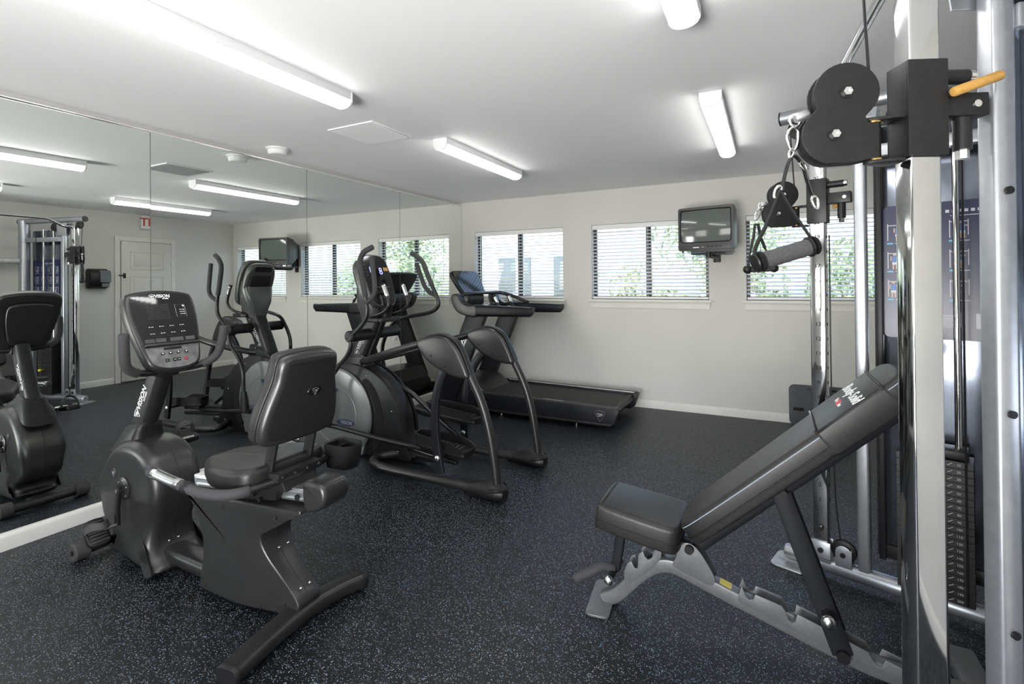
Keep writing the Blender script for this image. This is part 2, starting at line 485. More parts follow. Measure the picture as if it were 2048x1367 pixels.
FOPS=[(.55,1.75,1.1,2.05),(2.0,3.4,0.0,2.03),(3.5,4.5,1.1,2.05)]
struct('wall_front', wall_with_openings(-.17,W+.14,H,[(a,b,c,d) for a,b,c,d in FOPS],YF-.14,YF,'x'), M_WALL)
def baseboard(name,prof_to):
    return struct(name, prof_to, M_TRIM)
bprof=[(0,0),(.014,0),(.014,.066),(.010,.078),(.004,.083),(0,.083)]
bb=prism([(-a,b) for a,b in bprof], .0,W,0,'x'); struct('baseboard_back', bb, M_TRIM)
bb=prism([(a-.050 if a==0 else a,b) for a,b in bprof], YF,-.014,0,'y'); struct('baseboard_left', bb, M_TRIM)
bb=join(prism([(W-a,b) for a,b in bprof], YF,-2.04,0,'y'), prism([(W-a,b) for a,b in bprof], -.965,-.014,0,'y')); struct('baseboard_right', bb, M_TRIM)
bb=join(prism([(YF+a,b) for a,b in bprof], 0,2.0,0,'x'), prism([(YF+a,b) for a,b in bprof], 3.4,W,0,'x')); struct('baseboard_front', bb, M_TRIM)

# ------------------------------------------------------------------ windows with blinds
def window(n, x0, x1):
    zb, zt = WB, WT
    fy=.085
    w=struct('window_%d'%n, join(boxmm(x0,x0+.035,fy,fy+.04,zb,zt), boxmm(x1-.035,x1,fy,fy+.04,zb,zt),
        boxmm(x0+.035,x1-.035,fy,fy+.04,zb,zb+.035), boxmm(x0+.035,x1-.035,fy,fy+.04,zt-.035,zt)), M_FRAMEB)
    xm=(x0+x1)/2
    part('mullion', boxmm(xm-.028,xm+.028,fy-.006,fy+.036,zb+.035,zt-.035,.003), M_FRAMEB, w)
    part('pane', boxmm(x0+.035,xm-.028,fy+.016,fy+.021,zb+.035,zt-.035), M_GLASS, w)
    part('pane', boxmm(xm+.028,x1-.035,fy+.026,fy+.031,zb+.035,zt-.035), M_GLASS, w)
    part('sill', boxmm(x0-.03,x1+.03,-.045,0,zb-.028,zb,.004), M_TRIM, w)
    part('apron', prism([(-.0,zb-.095),(-.012,zb-.095),(-.018,zb-.028),(0,zb-.028)], x0-.012,x1+.012,0,'x'), M_TRIM, w)
    return w
for i,(a,b) in enumerate(WIN): window(i+1,a,b)
BL_LABEL=['white slatted blind on the window behind the treadmill, nearest the mirror wall',
          'white slatted blind on the middle window, partly behind the television',
          'white slatted blind on the window behind the cable machine handles']
def blind(i,x0,x1):
    zb, zt = WB, WT
    t=thing('window_blind',BL_LABEL[i],'blind',((x0+x1)/2,.035,zb+.004),0,'window blinds')
    part('headrail', boxmm(x0+.004,x1-.004,.004,.058,zt-.052,zt-.003,.003), M_SLAT, t)
    part('bottom_rail', boxmm(x0+.006,x1-.006,.012,.058,zb+.006,zb+.03,.005), M_SLAT, t)
    n=19; z0=zb+.068; z1=zt-.085
    src=None; L=x1-x0-.014
    for k in range(n):
        z=z0+(z1-z0)*k/(n-1)
        if src is None:
            bm=prism([(-.0245,-.0008),(-.012,.0012),(0,.002),(.012,.0012),(.0245,-.0008),(.0245,-.0026),(.012,-.0006),(0,.0002),(-.012,-.0006),(-.0245,-.0026)], -L/2,L/2,0,'x')
            xf(bm, Matrix.Rotation(R(17),4,'X'))
            src=part('slat',bm,M_SLAT,t,local=True); o=src
        else: o=copy_part(src,t)
        o.location=(0,0,z-zb-.004)
        if i==0 and k>4: o.rotation_euler=(R(-4+random.uniform(-2,2)),R(random.uniform(-.25,.25)),0)
    for fx in (.10,.5,.90):
        x=x0+(x1-x0)*fx
        part('ladder_cord', join(boxmm(x-.001,x+.001,.006,.008,zb+.02,zt-.05), boxmm(x-.001,x+.001,.062,.064,zb+.02,zt-.05)), M_SLAT, t)
    part('tilt_wand', cyl((x0+.085,-.004,zt-.06),(x0+.085,-.004,zt-.62),.0035,8), M_WPLAST, t)
for i,(a,b) in enumerate(WIN): blind(i,a,b)
# glazing behind the photographer (it shows as the bright openings in the television glass)
for n,(a,b,c,d) in enumerate(FOPS):
    y=YF-.09
    nm=('window_%d'%(4+n//2)) if n!=1 else 'door_2'
    w=struct(nm, join(boxmm(a,a+.06,y,y+.05,c,d), boxmm(b-.06,b,y,y+.05,c,d), boxmm(a+.06,b-.06,y,y+.05,c,c+(.06 if n!=1 else .14)), boxmm(a+.06,b-.06,y,y+.05,d-.06,d)), M_FRAMEB)
    if n==1: part('door_stile', boxmm((a+b)/2-.05,(a+b)/2+.05,y,y+.05,c+.14,d-.06), M_FRAMEB, w)
    part('pane', boxmm(a+.06,b-.06,y+.02,y+.025,c+(.06 if n!=1 else .14),d-.06), M_GLASS, w)

# ------------------------------------------------------------------ mirror wall
MZ0, MZ1 = .083, 2.405
seams=[0,-1.245,-2.492,-3.743,-4.99,-6.24]
ML=['wall mirror panel beside the far corner, behind the treadmill','wall mirror panel behind the elliptical trainer console',
    'wall mirror panel reflecting the door hinges, between bike and elliptical','wall mirror panel behind the recumbent bike console',
    'wall mirror panel at the left edge, nearest the camera']
for k in range(5):
    y1, y0 = seams[k]-.0015, seams[k+1]+.0015
    if k==0: y1=-.004
    bm=boxmm(-.006,0,y0,y1,MZ0,MZ1)
    piv=seams[k]
    o=solid('mirror_panel',bm,M_MIRROR,ML[k],'mirror','wall mirror panels',origin=(0,piv,MZ0))
    if k>=3: o.rotation_euler=(0,0,R(-1.2))
    if k==4: o.rotation_euler=(0,0,0); o.location.x=-.026
    # dark ground edge of the panel
    part('ground_edge', boxmm(-.0062,.0004,y0-.0030,y0+.0012,MZ0,MZ1) , M_SEAM, o) if k<3 else None
struct('trim_1', join(boxmm(-.05,.006,YF+.0,-.002,MZ1-.006,MZ1+.012,.002), boxmm(-.05,-.008,YF,-.002,MZ1+.012,H-.001)), M_CHANNEL)

# ------------------------------------------------------------------ ceiling lights
def ceiling_light(x,y0,y1,label):
    t=thing('ceiling_light',label,'light',(x,(y0+y1)/2,H),0,'fluorescent ceiling lights')
    part('housing', boxmm(x-.058,x+.058,y0+.006,y1-.006,H-.047,H-.0005,.002), M_FIX, t)
    pr=[(x-.055*math.cos(R(a)), H-.0475-.038*max(0.,math.sin(R(a)))**.7) for a in range(0,181,15)]
    part('diffuser', prism(pr, y0+.012,y1-.012,0,'y'), M_DIFF, t)
    pc=[(x-.060,H-.001),(x-.060,H-.045)]+[(x-.060*math.cos(R(a)), H-.045-.041*math.sin(R(a))) for a in range(15,166,15)]+[(x+.060,H-.045),(x+.060,H-.001)]
    part('end_cap', prism(pc,y0,y0+.012,.002,'y'), M_FIX, t)
    part('end_cap', prism(pc,y1-.012,y1,.002,'y'), M_FIX, t)
ceiling_light(1.53,-5.98,-3.54,'long fluorescent ceiling light nearest the mirror and the camera')
ceiling_light(1.50,-2.60,-1.36,'short fluorescent ceiling light above the treadmill side of the room')
ceiling_light(3.33,-2.62,-1.30,'fluorescent ceiling light above and left of the far cable pulley')
ceiling_light(3.33,-4.87,-3.57,'fluorescent ceiling light cut off by the top edge of the picture')
# smoke detector
t=thing('smoke_detector','round white smoke detector on the ceiling above the mirror','detector',(.24,-2.97,H))
part('mounting_ring', lathe([(.082,0),(.082,-.010),(.074,-.014)],32,Matrix.Translation((.24,-2.97,H-.0005))), M_WPLAST, t)
part('body', lathe([(.070,-.012),(.069,-.040),(.060,-.050),(.030,-.053),(.0,-.053)],32,Matrix.Translation((.24,-2.97,H))), M_WPLAST, t)
# return-air grille, seen in the mirror
t=thing('ceiling_vent','square white return air grille on the ceiling, seen in the mirror','vent',(1.15,-2.93,H))
vx,vy,hv=1.15,-2.93,.20
part('frame', join(boxmm(vx-hv,vx+hv,vy-hv,vy-hv+.018,H-.008,H-.0005,.001),boxmm(vx-hv,vx+hv,vy+hv-.018,vy+hv,H-.008,H-.0005,.001),
    boxmm(vx-hv,vx-hv+.018,vy-hv+.018,vy+hv-.018,H-.008,H-.0005,.001),boxmm(vx+hv-.018,vx+hv,vy-hv+.018,vy+hv-.018,H-.008,H-.0005,.001),boxmm(vx-hv+.018,vx+hv-.018,vy-.006,vy+.006,H-.008,H-.0005)), M_CEIL, t)
ob=None
for k in range(30):
    x=vx-hv+.026+k*(2*hv-.05)/29
    if ob is None:
        bm=boxmm(-.0085,.0085,-hv+.018,hv-.018,-.0004,.0004); xf(bm,Matrix.Rotation(R(-32),4,'Y')); ob=part('louvre',bm,M_CEIL,t,local=True); o=ob
    else: o=copy_part(ob,t)
    o.location=(x-vx,0,-.0075)

# ------------------------------------------------------------------ door, exit sign, dispenser on the right wall
DY0, DY1 = -2.03, -.97      # casing outer edges
d=struct('door_1', boxmm(W-.035,W-.002,DY0+.075,DY1-.075,.012,2.03,.002), M_DOOR)
c=struct('trim_2', join(prism([(W,DY0),(W-.020,DY0+.004),(W-.026,DY0+.062),(W-.012,DY0+.072),(W,DY0+.072)],0,2.10,0,'z'),
    prism([(W,DY1),(W-.020,DY1-.004),(W-.026,DY1-.062),(W-.012,DY1-.072),(W,DY1-.072)],0,2.10,0,'z'),
    boxmm(W-.024,W,DY0+.06,DY1-.06,2.035,2.10,.004)), M_TRIM)
dw=(DY1-DY0-.15)/2; dc=(DY0+DY1)/2
for s in (-1,1):
    for z0,z1 in ((.22,.86),(1.0,1.52),(1.63,1.88)):
        yc=dc+s*.205; hw=.135
        part('panel', join(sweep(rounded([(W-.0355,yc-hw,z0),(W-.0355,yc+hw,z0),(W-.0355,yc+hw,z1),(W-.0355,yc-hw,z1)],.001,1), rrect(.014,.014,.003,2), closed=True),
            boxmm(W-.040,W-.034,yc-hw+.04,yc+hw-.04,z0+.04,z1-.04,.003)), M_DOOR, d)
part('knob', join(lathe([(.032,0),(.032,.006),(.012,.012),(.012,.030),(.026,.040),(.030,.055),(.022,.066),(0,.068)],20,frame((W-.035,DY0+.145,.93),(0,1,0),(0,0,1)) @ Matrix.Rotation(math.pi,4,'X'))), M_BRASS, d)
part('keypad_plate', boxmm(W-.055,W-.034,DY0+.10,DY0+.19,1.02,1.17,.004), M_BLACK, d)
part('flip_latch', join(boxmm(W-.05,W-.034,DY0+.095,DY0+.125,1.50,1.57,.003), boxmm(W-.05,W-.036,DY0+.04,DY0+.10,1.53,1.545,.003)), M_BLACK, d)
for z in (.25,1.75): part('hinge', boxmm(W-.042,W-.024,DY1-.083,DY1-.058,z-.05,z+.05,.003), M_STEEL, d)
t=thing('exit_sign','white exit sign with red letters above the door, seen in the mirror','sign',(W-.02,-1.55,2.22))
part('box', boxmm(W-.055,W-.001,-1.71,-1.40,2.225,2.425,.01), M_WPLAST, t)
part('letters', text('EXIT',.165,frame((W-.0555,-1.555,2.325),(0,-1,0),(0,0,1)),bold=.004), M_RED, t)
t=thing('paper_towel_dispenser','black and grey paper towel dispenser on the wall by the door, seen in the mirror','dispenser',(W-.08,-2.25,1.36))
part('body', prism(sp([(W-.002,1.37),(W-.10,1.375),(W-.135,1.42),(W-.14,1.52),(W-.11,1.60),(W-.002,1.61)],3), -2.36,-2.13,.012,'y'), M_BLACK, t)
part('cover', prism([(W-.147,1.44),(W-.150,1.56),(W-.118,1.605),(W-.10,1.605),(W-.10,1.44)], -2.245,-2.12,.006,'y'), M_DGREY, t)
part('lever', boxmm(W-.155,W-.12,-2.23,-2.14,1.375,1.425,.01), M_DGREY, t)
# light switch plate near the cable machine and wall outlets
t=thing('wall_outlet','small white outlet plate on the mirror wall behind the elliptical','outlet',(.002,-1.34,.78))
part('plate', boxmm(.0005,.006,-1.375,-1.305,.77,.885,.002), M_WPLAST, t)
part('socket', boxmm(.006,.008,-1.355,-1.325,.785,.82,.001), M_TRIM, t); part('socket', boxmm(.006,.008,-1.355,-1.325,.835,.87,.001), M_TRIM, t)

# ------------------------------------------------------------------ outside
struct('ground_outside', boxmm(-9,16,.14,14,-.30,-.15), M_CONC)
struct('ground_front', boxmm(-9,16,-16,YF-.14,-.30,-.15), M_CONC)
b=thing('porch_building','pale sided building with porch posts outside the nearest-mirror window','building',(-1.5,5.5,-.15))
for k in range(14):
    part('siding_board', boxmm(-6.5,.9,5.5-.012*(k%1),5.56,-.15+k*.24,.08+k*.24,.006), M_SIDING, b)
for x in (-2.6,-1.1,.35): part('porch_post', boxmm(x-.07,x+.07,3.9,4.04,-.15,2.9,.01), M_FRAMEB if x<-2 else M_SIDING, b)
part('porch_beam', boxmm(-6.5,.9,3.85,4.1,2.9,3.2,.01), M_SIDING, b)
for x in (-2.0,-.5): part('window_glass', boxmm(x-.45,x+.45,5.47,5.5,.7,2.0,.005), M_SCREEN, b)
f=thing('board_fence','weathered upright board fence outside the window by the cable machine','fence',(7.0,4.2,-.15))
src=None
for k in range(30):
    if src is None: src=part('fence_board', boxmm(-.07,.07,-.012,.012,0,1.9,.004),M_FENCE,f,local=True); o=src
    else: o=copy_part(src,f)
    o.location=(-2.6+k*.152,0,0)
def shrub(x,y,w,h,label,m,n):
    t=thing('garden_shrub',label,'shrub',(x,y,-.15),0,'shrubs outside the windows')
    rnd=random.Random(int(x*100)+n)
    for k in range(4):
        a=rnd.uniform(0,6.28)
        part('stem', tube([(x,y,-.15),(x+.12*w*math.cos(a),y+.12*w*math.sin(a),h*.35),(x+.3*w*math.cos(a),y+.3*w*math.sin(a),h*.75)],.018,6,3), M_BARK, t)
    bm=bmesh.new()
    for k in range(n):
        while True:
            p=Vector((rnd.uniform(-1,1),rnd.uniform(-1,1),rnd.uniform(-1,1)))
            if .25<p.length<1: break
        c=Vector((x+p.x*w/2,y+p.y*w/2,h*.55+p.z*h*.47))
        a=Vector((rnd.gauss(0,1),rnd.gauss(0,1),rnd.gauss(0,1))).normalized(); b_=a.orthogonal().normalized()
        s=rnd.uniform(.035,.075)
        vs=[bm.verts.new(c+a*s),bm.verts.new(c+b_*s*.45),bm.verts.new(c-a*s),bm.verts.new(c-b_*s*.45)]
        bm.faces.new(vs)
    part('foliage', bm, m, t, stuff=True)
shrub(1.75,3.0,1.4,1.75,'yellow-green leafy shrub outside the left half of the middle window',M_LEAF2,1800)
shrub(3.25,3.2,1.35,2.1,'tall green shrub outside the right half of the middle window',M_LEAF1,2200)
shrub(4.75,3.1,1.4,2.0,'green shrub in front of the board fence outside the window by the cable machine',M_LEAF1,2000)
shrub(.2,2.6,1.1,1.1,'low green shrub outside beside the porch posts',M_LEAF1,1200)
def tree(x,y,h,label,n):
    t=thing('garden_tree',label,'tree',(x,y,-.15),0,'trees outside the windows')
    part('trunk', tube([(x,y,-.15),(x+.1,y,1.2),(x,y+.1,2.6),(x+.05,y,h*.75)],.09,8,3), M_BARK, t)
    rnd=random.Random(n); bm=bmesh.new()
    for k in range(n):
        p=Vector((rnd.gauss(0,.45),rnd.gauss(0,.45),rnd.gauss(0,.4)))
        if p.length>1.05: p*=1.05/p.length
        c=Vector((x+p.x*1.6,y+p.y*1.6,h*.72+p.z*1.5))
        a=Vector((rnd.gauss(0,1),rnd.gauss(0,1),rnd.gauss(0,1))).normalized(); b_=a.orthogonal().normalized(); s=rnd.uniform(.05,.11)
        bm.faces.new([bm.verts.new(c+a*s),bm.verts.new(c+b_*s*.5),bm.verts.new(c-a*s),bm.verts.new(c-b_*s*.5)])
    part('foliage', bm, M_LEAF1, t, stuff=True)
tree(2.6,7.6,4.0,'leafy tree outside beyond the shrubs of the middle window',2600)
tree(7.6,8.4,4.2,'leafy tree outside beyond the board fence',2600)
# ================================================================== RECUMBENT BIKE
BY=-4.13
bk=thing('recumbent_bike','black recumbent exercise bike with padded backrest in front of the mirror','exercise bike',(1.2,BY,0))
def P(name,bm,m,parent=None,**k): return part(name,bm,m,parent or bk,**k)
# front shroud: two halves meeting at a centre seam
fs=[(.49,.20),(.462,.30),(.475,.40),(.545,.505),(.64,.585),(.745,.612),(.86,.600),(.955,.545),(1.005,.46),(1.012,.37),(.985,.28),(.955,.20),(.955,.13),(.985,.085),(1.035,.050),(1.04,.034),(1.01,.028),(.85,.03),(.70,.03),(.60,.045),(.575,.075),(.60,.10),(.585,.14)]
fsp=sp(fs,4)
bm=pillow(fsp, BY-.118,BY+.118,.05,'y',6,None,(.76,.30))
# flare the foot of the shroud sideways
for v in bm.verts:
    if v.co.z<.16 and v.co.x>.72: v.co.y=BY+(v.co.y-BY)*(1+.30*(1-v.co.z/.16)*min(1,(v.co.x-.72)/.15))
    if .16<=v.co.z<.34: v.co.y=BY+(v.co.y-BY)*(1-.10*math.sin(math.pi*(v.co.z-.16)/.18))
sh=P('front_shroud',bm,M_GUN,ang=28)
P('seam', sweep([(p[0],BY,p[1]) for p in fsp], rrect(.003,.003,.001,1), closed=True, upv=(0,1,0)), M_DARKIN, sh)
for z,x in ((.40,1.009),(.13,.955)):
    for s in (-.022,.022): P('screw', ball((x,BY+s,z),.006,seg=8), M_STEEL, sh)
P('emblem', join(lathe([(.026,0),(.026,.003),(.022,.004)],20,frame((.655,BY-.117,.445),(1,0,0),(0,0,1)) @ Matrix.Scale(1,4))), M_TUBE, sh)
P('emblem_print', shield(.026, frame((.655,BY-.1215,.445),(1,0,0),(0,0,1))), M_ALU, sh)
# crank, pedals
cx,cz=.748,.385
P('crank_hub', join(lathe([(.058,0),(.058,.008),(.050,.012)],28,frame((cx,BY-.116,cz),(1,0,0),(0,0,1))), cyl((cx,BY-.12,cz),(cx,BY-.15,cz),.020,16)), M_TUBE)
for k in range(6):
    a=R(60*k+20); P('hub_bolt', ball((cx+.043*math.cos(a),BY-.128,cz+.043*math.sin(a)),.004,seg=6), M_STEEL)
def crank(s):
    y=BY-s*.142
    dx,dz=(-.012*s,-.170*s)
    e=(cx+dx,y,cz+dz)
    c=P('crank_arm', bar([(cx-dx*.12,y,cz-dz*.12),(cx+dx*.5,y-s*.004,cz+dz*.5),e],.018,.034,.006,upv=(0,1,0)), M_BLACK)
    P('crank_bolt', cyl((cx,y-s*.008,cz),(cx,y-s*.013,cz),.009,12), M_STEEL, c)
    py=y-s*.07
    if s>0: m=Matrix.Translation((e[0]-.045,py,e[2]-.02)) @ Matrix.Rotation(R(48),4,'Y')
    else: m=Matrix.Translation((e[0]-.06,py-.01,e[2]-.005)) @ Matrix.Rotation(R(8),4,'Y')
    pd=P('pedal', xf(prism(sp([(-.062,-.03),(-.066,.02),(-.05,.044),(.02,.048),(.066,.036),(.07,-.02),(.045,-.046),(-.03,-.044)],3),-.014,.014,.006,'z'),m), M_BLACK)
    P('spindle', cyl(e,(e[0],py,e[2]),.008,10), M_STEEL, pd)
    for k in range(7): P('tread_rib', xf(boxmm(-.05+k*.016,-.043+k*.016,-.036,.036,.013,.0165,.001),m), M_RUBBER, pd)
    arc=[m @ Vector((.012-.028*abs(math.cos(R(a))) ,-.047*math.cos(R(a)), .012+.07*math.sin(R(a)))) for a in range(0,181,12)]
    P('strap', sweep(arc, rrect(.004,.034,.0015,1), upv=(arc[1]-arc[0]).cross(m.to_3x3() @ Vector((1,0,0)))), M_RUBBER, pd)
crank(1); crank(-1)
# front stabiliser with transport wheels
st=P('front_stabiliser', cyl((.47,BY-.185,.043),(.47,BY+.185,.043),.028,18), M_TUBE)
for s in (-1,1):
    w=P('wheel', lathe([(.030,0),(.044,.006),(.044,.062),(.036,.070),(.0,.066)],24,along((.47,BY+s*.150,.044),(.47,BY+s*.25,.044))), M_RUBBER)
    P('axle_cap', cyl((.47,BY+s*.215,.044),(.47,BY+s*.222,.044),.013,14), M_BLACK, w)
P('foot_clip', boxmm(.50,.62,BY-.05,BY+.05,.012,.055,.012), M_GUN)
# beam, rear shroud, rear stabiliser
P('beam', sweep([(.93,BY,.075),(1.2,BY,.072),(1.5,BY,.072),(1.84,BY,.078)], rrect(.072,.120,.03,4), upv=(0,0,1)), M_TUBE)
rs=[(1.24,.452),(1.243,.438),(1.30,.375),(1.345,.29),(1.355,.20),(1.335,.10),(1.326,.06),(1.332,.042),(1.37,.04),(1.50,.04),(1.70,.04),(1.86,.045),(1.915,.085),(1.90,.125),(1.82,.19),(1.745,.265),(1.715,.335),(1.76,.40),(1.87,.455),(1.975,.50),(1.93,.503),(1.6,.478),(1.35,.455)]
rsp=sp(rs,4)
bm=pillow(rsp, BY-.098,BY+.098,.009,'y',3,None,(1.57,.27))
for v in bm.verts:
    t=max(0.,min(1.,(v.co.x-1.55)/.30)); u=max(0.,min(1.,(.47-v.co.z)/.14))
    t=t*t*(3-2*t); v.co.y=BY+(v.co.y-BY)*(1-.42*t*u)
sh2=P('rear_shroud',bm,M_GUN,ang=28)
P('seam', sweep([(p[0],BY,p[1]) for p in rsp], rrect(.003,.003,.001,1), closed=True, upv=(0,1,0)), M_DARKIN, sh2)
for x,z in ((1.755,.285),(1.885,.148)):
    for s in (-.022,.022): P('screw', ball((x+.005,BY+s,z),.006,seg=8), M_STEEL, sh2)
for x,z in ((1.50,.435),(1.83,.455)): P('screw_recess', cyl((x,BY-.0985,z),(x,BY-.094,z),.011,14), M_DARKIN, sh2)
for x in (1.38,1.74): P('screw_recess', cyl((x,BY-.0985,.07),(x,BY-.094,.07),.006,10), M_DARKIN, sh2)
arc=[(1.92,BY-.345,.036),(1.90,BY-.2,.045),(1.885,BY,.052),(1.895,BY+.16,.045),(1.92,BY+.275,.036)]
rsb=P('rear_stabiliser', sweep(catmull(arc,4), rrect(.062,.098,.026,4), upv=(0,0,1)), M_TUBE)
for k,(a,b) in enumerate(((0,1),(-1,-2))):
    p0=Vector(arc[a]); d=(p0-Vector(arc[b])).normalized()
    P('end_cap', sweep([p0-d*.004,p0+d*.010,p0+d*.018], rrect(.066,.104,.028,4), False,[1,1,.9],upv=(0,0,1)), M_BLACK, rsb)
# seat rail and end cap
sl=.085
def rail(x): return .470+(x-1.25)*sl
P('seat_rail', join(bar([(1.22,BY,rail(1.22)+.018),(2.0,BY,rail(2.0)+.018)],.105,.052,.004), boxmm(1.25,1.255,BY-.06,BY+.06,.45,.47)), M_ALU)
P('rail_ridge', join(bar([(1.24,BY-.052,rail(1.24)+.030),(2.02,BY-.052,rail(2.02)+.030)],.012,.010,.002), bar([(1.24,BY-.052,rail(1.24)+.004),(2.02,BY-.052,rail(2.02)+.004)],.012,.010,.002)), M_ALU)
P('rail_end_cap', xf(pillow(sp([(-.055,-.062),(-.058,.035),(-.03,.054),(.04,.048),(.064,.030),(.068,-.012),(.045,-.045),(0,-.066)],3),-.068,.068,.020,'y',4), Matrix.Translation((2.01,BY,.562)) @ Matrix.Rotation(R(-5),4,'Y')), M_GUN)
P('rail_bolt', cyl((1.915,BY-.054,.535),(1.915,BY-.060,.535),.013,14), M_BLACK)
# seat carriage
P('seat_carriage', join(prism([(1.52,.47),(1.50,.53),(1.60,.585),(1.86,.60),(1.88,.56),(1.83,.555),(1.82,.515)],BY-.085,BY+.085,.004,'y'), boxmm(1.60,1.80,BY-.12,BY+.12,.565,.60,.006)), M_BLACK)
for x in (1.70,1.74): P('carriage_knob', cyl((x,BY-.085,.525-(x-1.7)*.4),(x,BY-.102,.525-(x-1.7)*.4),.009,10), M_BLACK)
P('seat_bracket', join(boxmm(1.78,1.87,BY-.11,BY+.11,.60,.635,.004),*[ball((1.872,BY+s,.62),.007,seg=8) for s in (-.09,-.03,.03,.09)]), M_BLACKM)
# seat pad: narrow nose, wide rear
seat=sp([(1.36,-.085),(1.345,0),(1.36,.085),(1.44,.135),(1.56,.19),(1.70,.205),(1.80,.17),(1.815,0),(1.80,-.17),(1.70,-.205),(1.56,-.19),(1.44,-.135)],4)
bm=prism([(a,BY+b) for a,b in seat], .555,.645,.028,'z',4)
for v in bm.verts: v.co.z+= (v.co.x-1.58)*.10
P('seat_pad',bm,M_VINYL,ang=60)
stch=catmull([(1.46,BY-.10,.650),(1.54,BY-.06,.658),(1.68,BY-.05,.672)],5)
P('seat_stitch', join(tube(stch,.0015,6), tube([(p.x,2*BY-p.y,p.z) for p in stch],.0015,6)), M_RUBBER)
# backrest, its rear cover and posts
ang=R(14)
mb=Matrix.Translation((1.865,BY,.925)) @ Matrix.Rotation(ang,4,'Y')
prof=sp([(-.155,-.17),(-.188,-.115),(-.178,-.02),(-.148,.09),(-.142,.165),(-.115,.195),(0,.202),(.115,.195),(.142,.165),(.148,.09),(.178,-.02),(.188,-.115),(.155,-.17),(0,-.182)],4)
bp=P('backrest_pad', xf(pillow(prof,-.055,.0,.022,'x',4,.006),mb), M_VINYL, ang=60)
P('backrest_cover', xf(pillow([(a*.99,b*.99) for a,b in prof],.001,.045,.006,'x',4,.030),mb), M_GUN, ang=60)
cv=P('backrest_badge', xf(xf(lathe([(.036,0),(.034,.003),(.0,.004)],28), Matrix.Diagonal((1,.55,1,1))), mb @ frame((.0445,.03,.035),(0,1,0),(0,0,1))), M_GLOSS)
P('badge_print', shield(.032, mb @ frame((.0495,.03,.035),(0,1,0),(0,0,1))), M_ALU, cv)
for s in (-1,1): P('backrest_post', bar([(1.775,BY+s*.095,.60),(1.80,BY+s*.095,.66),(1.86,BY+s*.095,.90)],.014,.050,.003), M_BLACKM)
# seat handle loop with grips and bottle holder
loop=[(1.33,BY-.295,.625),(1.50,BY-.290,.606),(1.66,BY-.275,.588),(1.775,BY-.225,.588),(1.835,BY-.10,.60),(1.85,BY,.605),(1.835,BY+.10,.605),(1.79,BY+.225,.605),(1.66,BY+.275,.605),(1.50,BY+.290,.622),(1.33,BY+.295,.64)]
lp=catmull(loop,6)
hb=P('seat_handle_bar', tube(lp,.0155,14), M_BTUBE)
for s,(i0,i1) in ((0,(0,20)),(1,(40,60))):
    P('grip', tube(lp[i0:i1+1],.0205,16), M_FOAM, hb)
P('pulse_sensor', tube(lp[1:8],.0215,16), M_STEEL, hb); P('pulse_sensor', tube(lp[-8:-1],.0215,16), M_STEEL, hb)
P('grip_collar', tube(lp[8:10],.024,16), M_BLACK, hb)
# bottle holder on the far end of the loop's cross bar
bo=Vector((1.86,BY+.24,.605))
out=[(-.085,-.05),(-.06,-.075),(.075,-.065),(.10,-.03),(.10,.03),(.075,.065),(-.06,.07),(-.085,.045)]
def ring(sc,z,dx=0): return [(bo.x+a*sc+dx,bo.y+b*sc,bo.z+z) for a,b in out]
bh=P('bottle_holder', loft([ring(.72,-.045),ring(.80,.0),ring(.86,.055),ring(.84,.062),ring(.76,.055),ring(.70,.0),ring(.64,-.030)]), M_BLACK)
P('holder_bracket', bar([(1.80,BY+.20,.605),(1.84,BY+.22,.605)],.05,.03,.004), M_BLACKM, bh)
P('holder_divider', boxmm(bo.x-.02,bo.x-.012,bo.y-.045,bo.y+.045,bo.z-.03,bo.z+.045), M_BLACK, bh)
# mast with its boot, lettering
P('mast_boot', loft([[(x+dx,BY+dy,z+dx*k) for dx,dy in q] for x,z,k,q in (
    (.628,.555,.34,rrect(.27,.165,.05,4)),(.638,.580,.34,rrect(.245,.16,.05,4)),(.668,.628,.28,rrect(.19,.14,.042,4)),(.692,.672,.20,rrect(.155,.12,.035,4)),(.694,.678,.20,rrect(.145,.11,.035,4)))]), M_BLACK, ang=50)
ms=P('mast', sweep([(.655,BY,.60),(.77,BY,.80),(.865,BY,.985)], rrect(.078,.118,.03,4), upv=(0,1,0)), M_BLACKM)
xd=Vector((.105,0,.2)).normalized()
P('lettering', logo(.19, frame((.742,BY-.0395,.795),tuple(xd),(-xd.z,0,xd.x))), M_WHITE, ms)
# console: tilted face towards the rider
ct=R(24)
mc=Matrix.Translation((.865,BY+.022,1.165)) @ Matrix.Rotation(ct*-1,4,'Y') @ Matrix.Scale(.94,4,(0,1,0))    # local x = face normal, y = width, z = up
cp=sp([(-.172,.175),(-.176,.06),(-.150,-.10),(-.125,-.185),(-.07,-.215),(0,-.222),(.07,-.215),(.125,-.185),(.150,-.10),(.176,.06),(.172,.175),(.13,.207),(0,.220),(-.13,.207)],4)
cb=P('console_shell', join(xf(pillow(cp,-.055,.012,.018,'x',4),mc), xf(pillow([(a*.72,b*.72) for a,b in cp],-.085,-.055,.012,'x'),mc)), M_GUN, ang=50)
ins=[(a*.90,b*.925-.002) for a,b in cp]
top=[p for p in ins if p[1]>-.075]; 
def clip_poly(poly,zc,above):
    o=[]; n=len(poly)
    for i in range(n):
        a=poly[i]; b=poly[(i+1)%n]; ia=(a[1]>=zc)==above; ib=(b[1]>=zc)==above
        if ia: o.append(a)
        if ia!=ib:
            t=(zc-a[1])/(b[1]-a[1]); o.append((a[0]+(b[0]-a[0])*t, zc))
    return o
P('console_display', xf(prism(clip_poly(ins,-.078,True),.008,.0145,.001,'x'),mc), M_GLOSS, cb)
P('console_ledge', xf(box(.020,0,-.084,.018,.275,.012,.003),mc), M_GUN, cb)
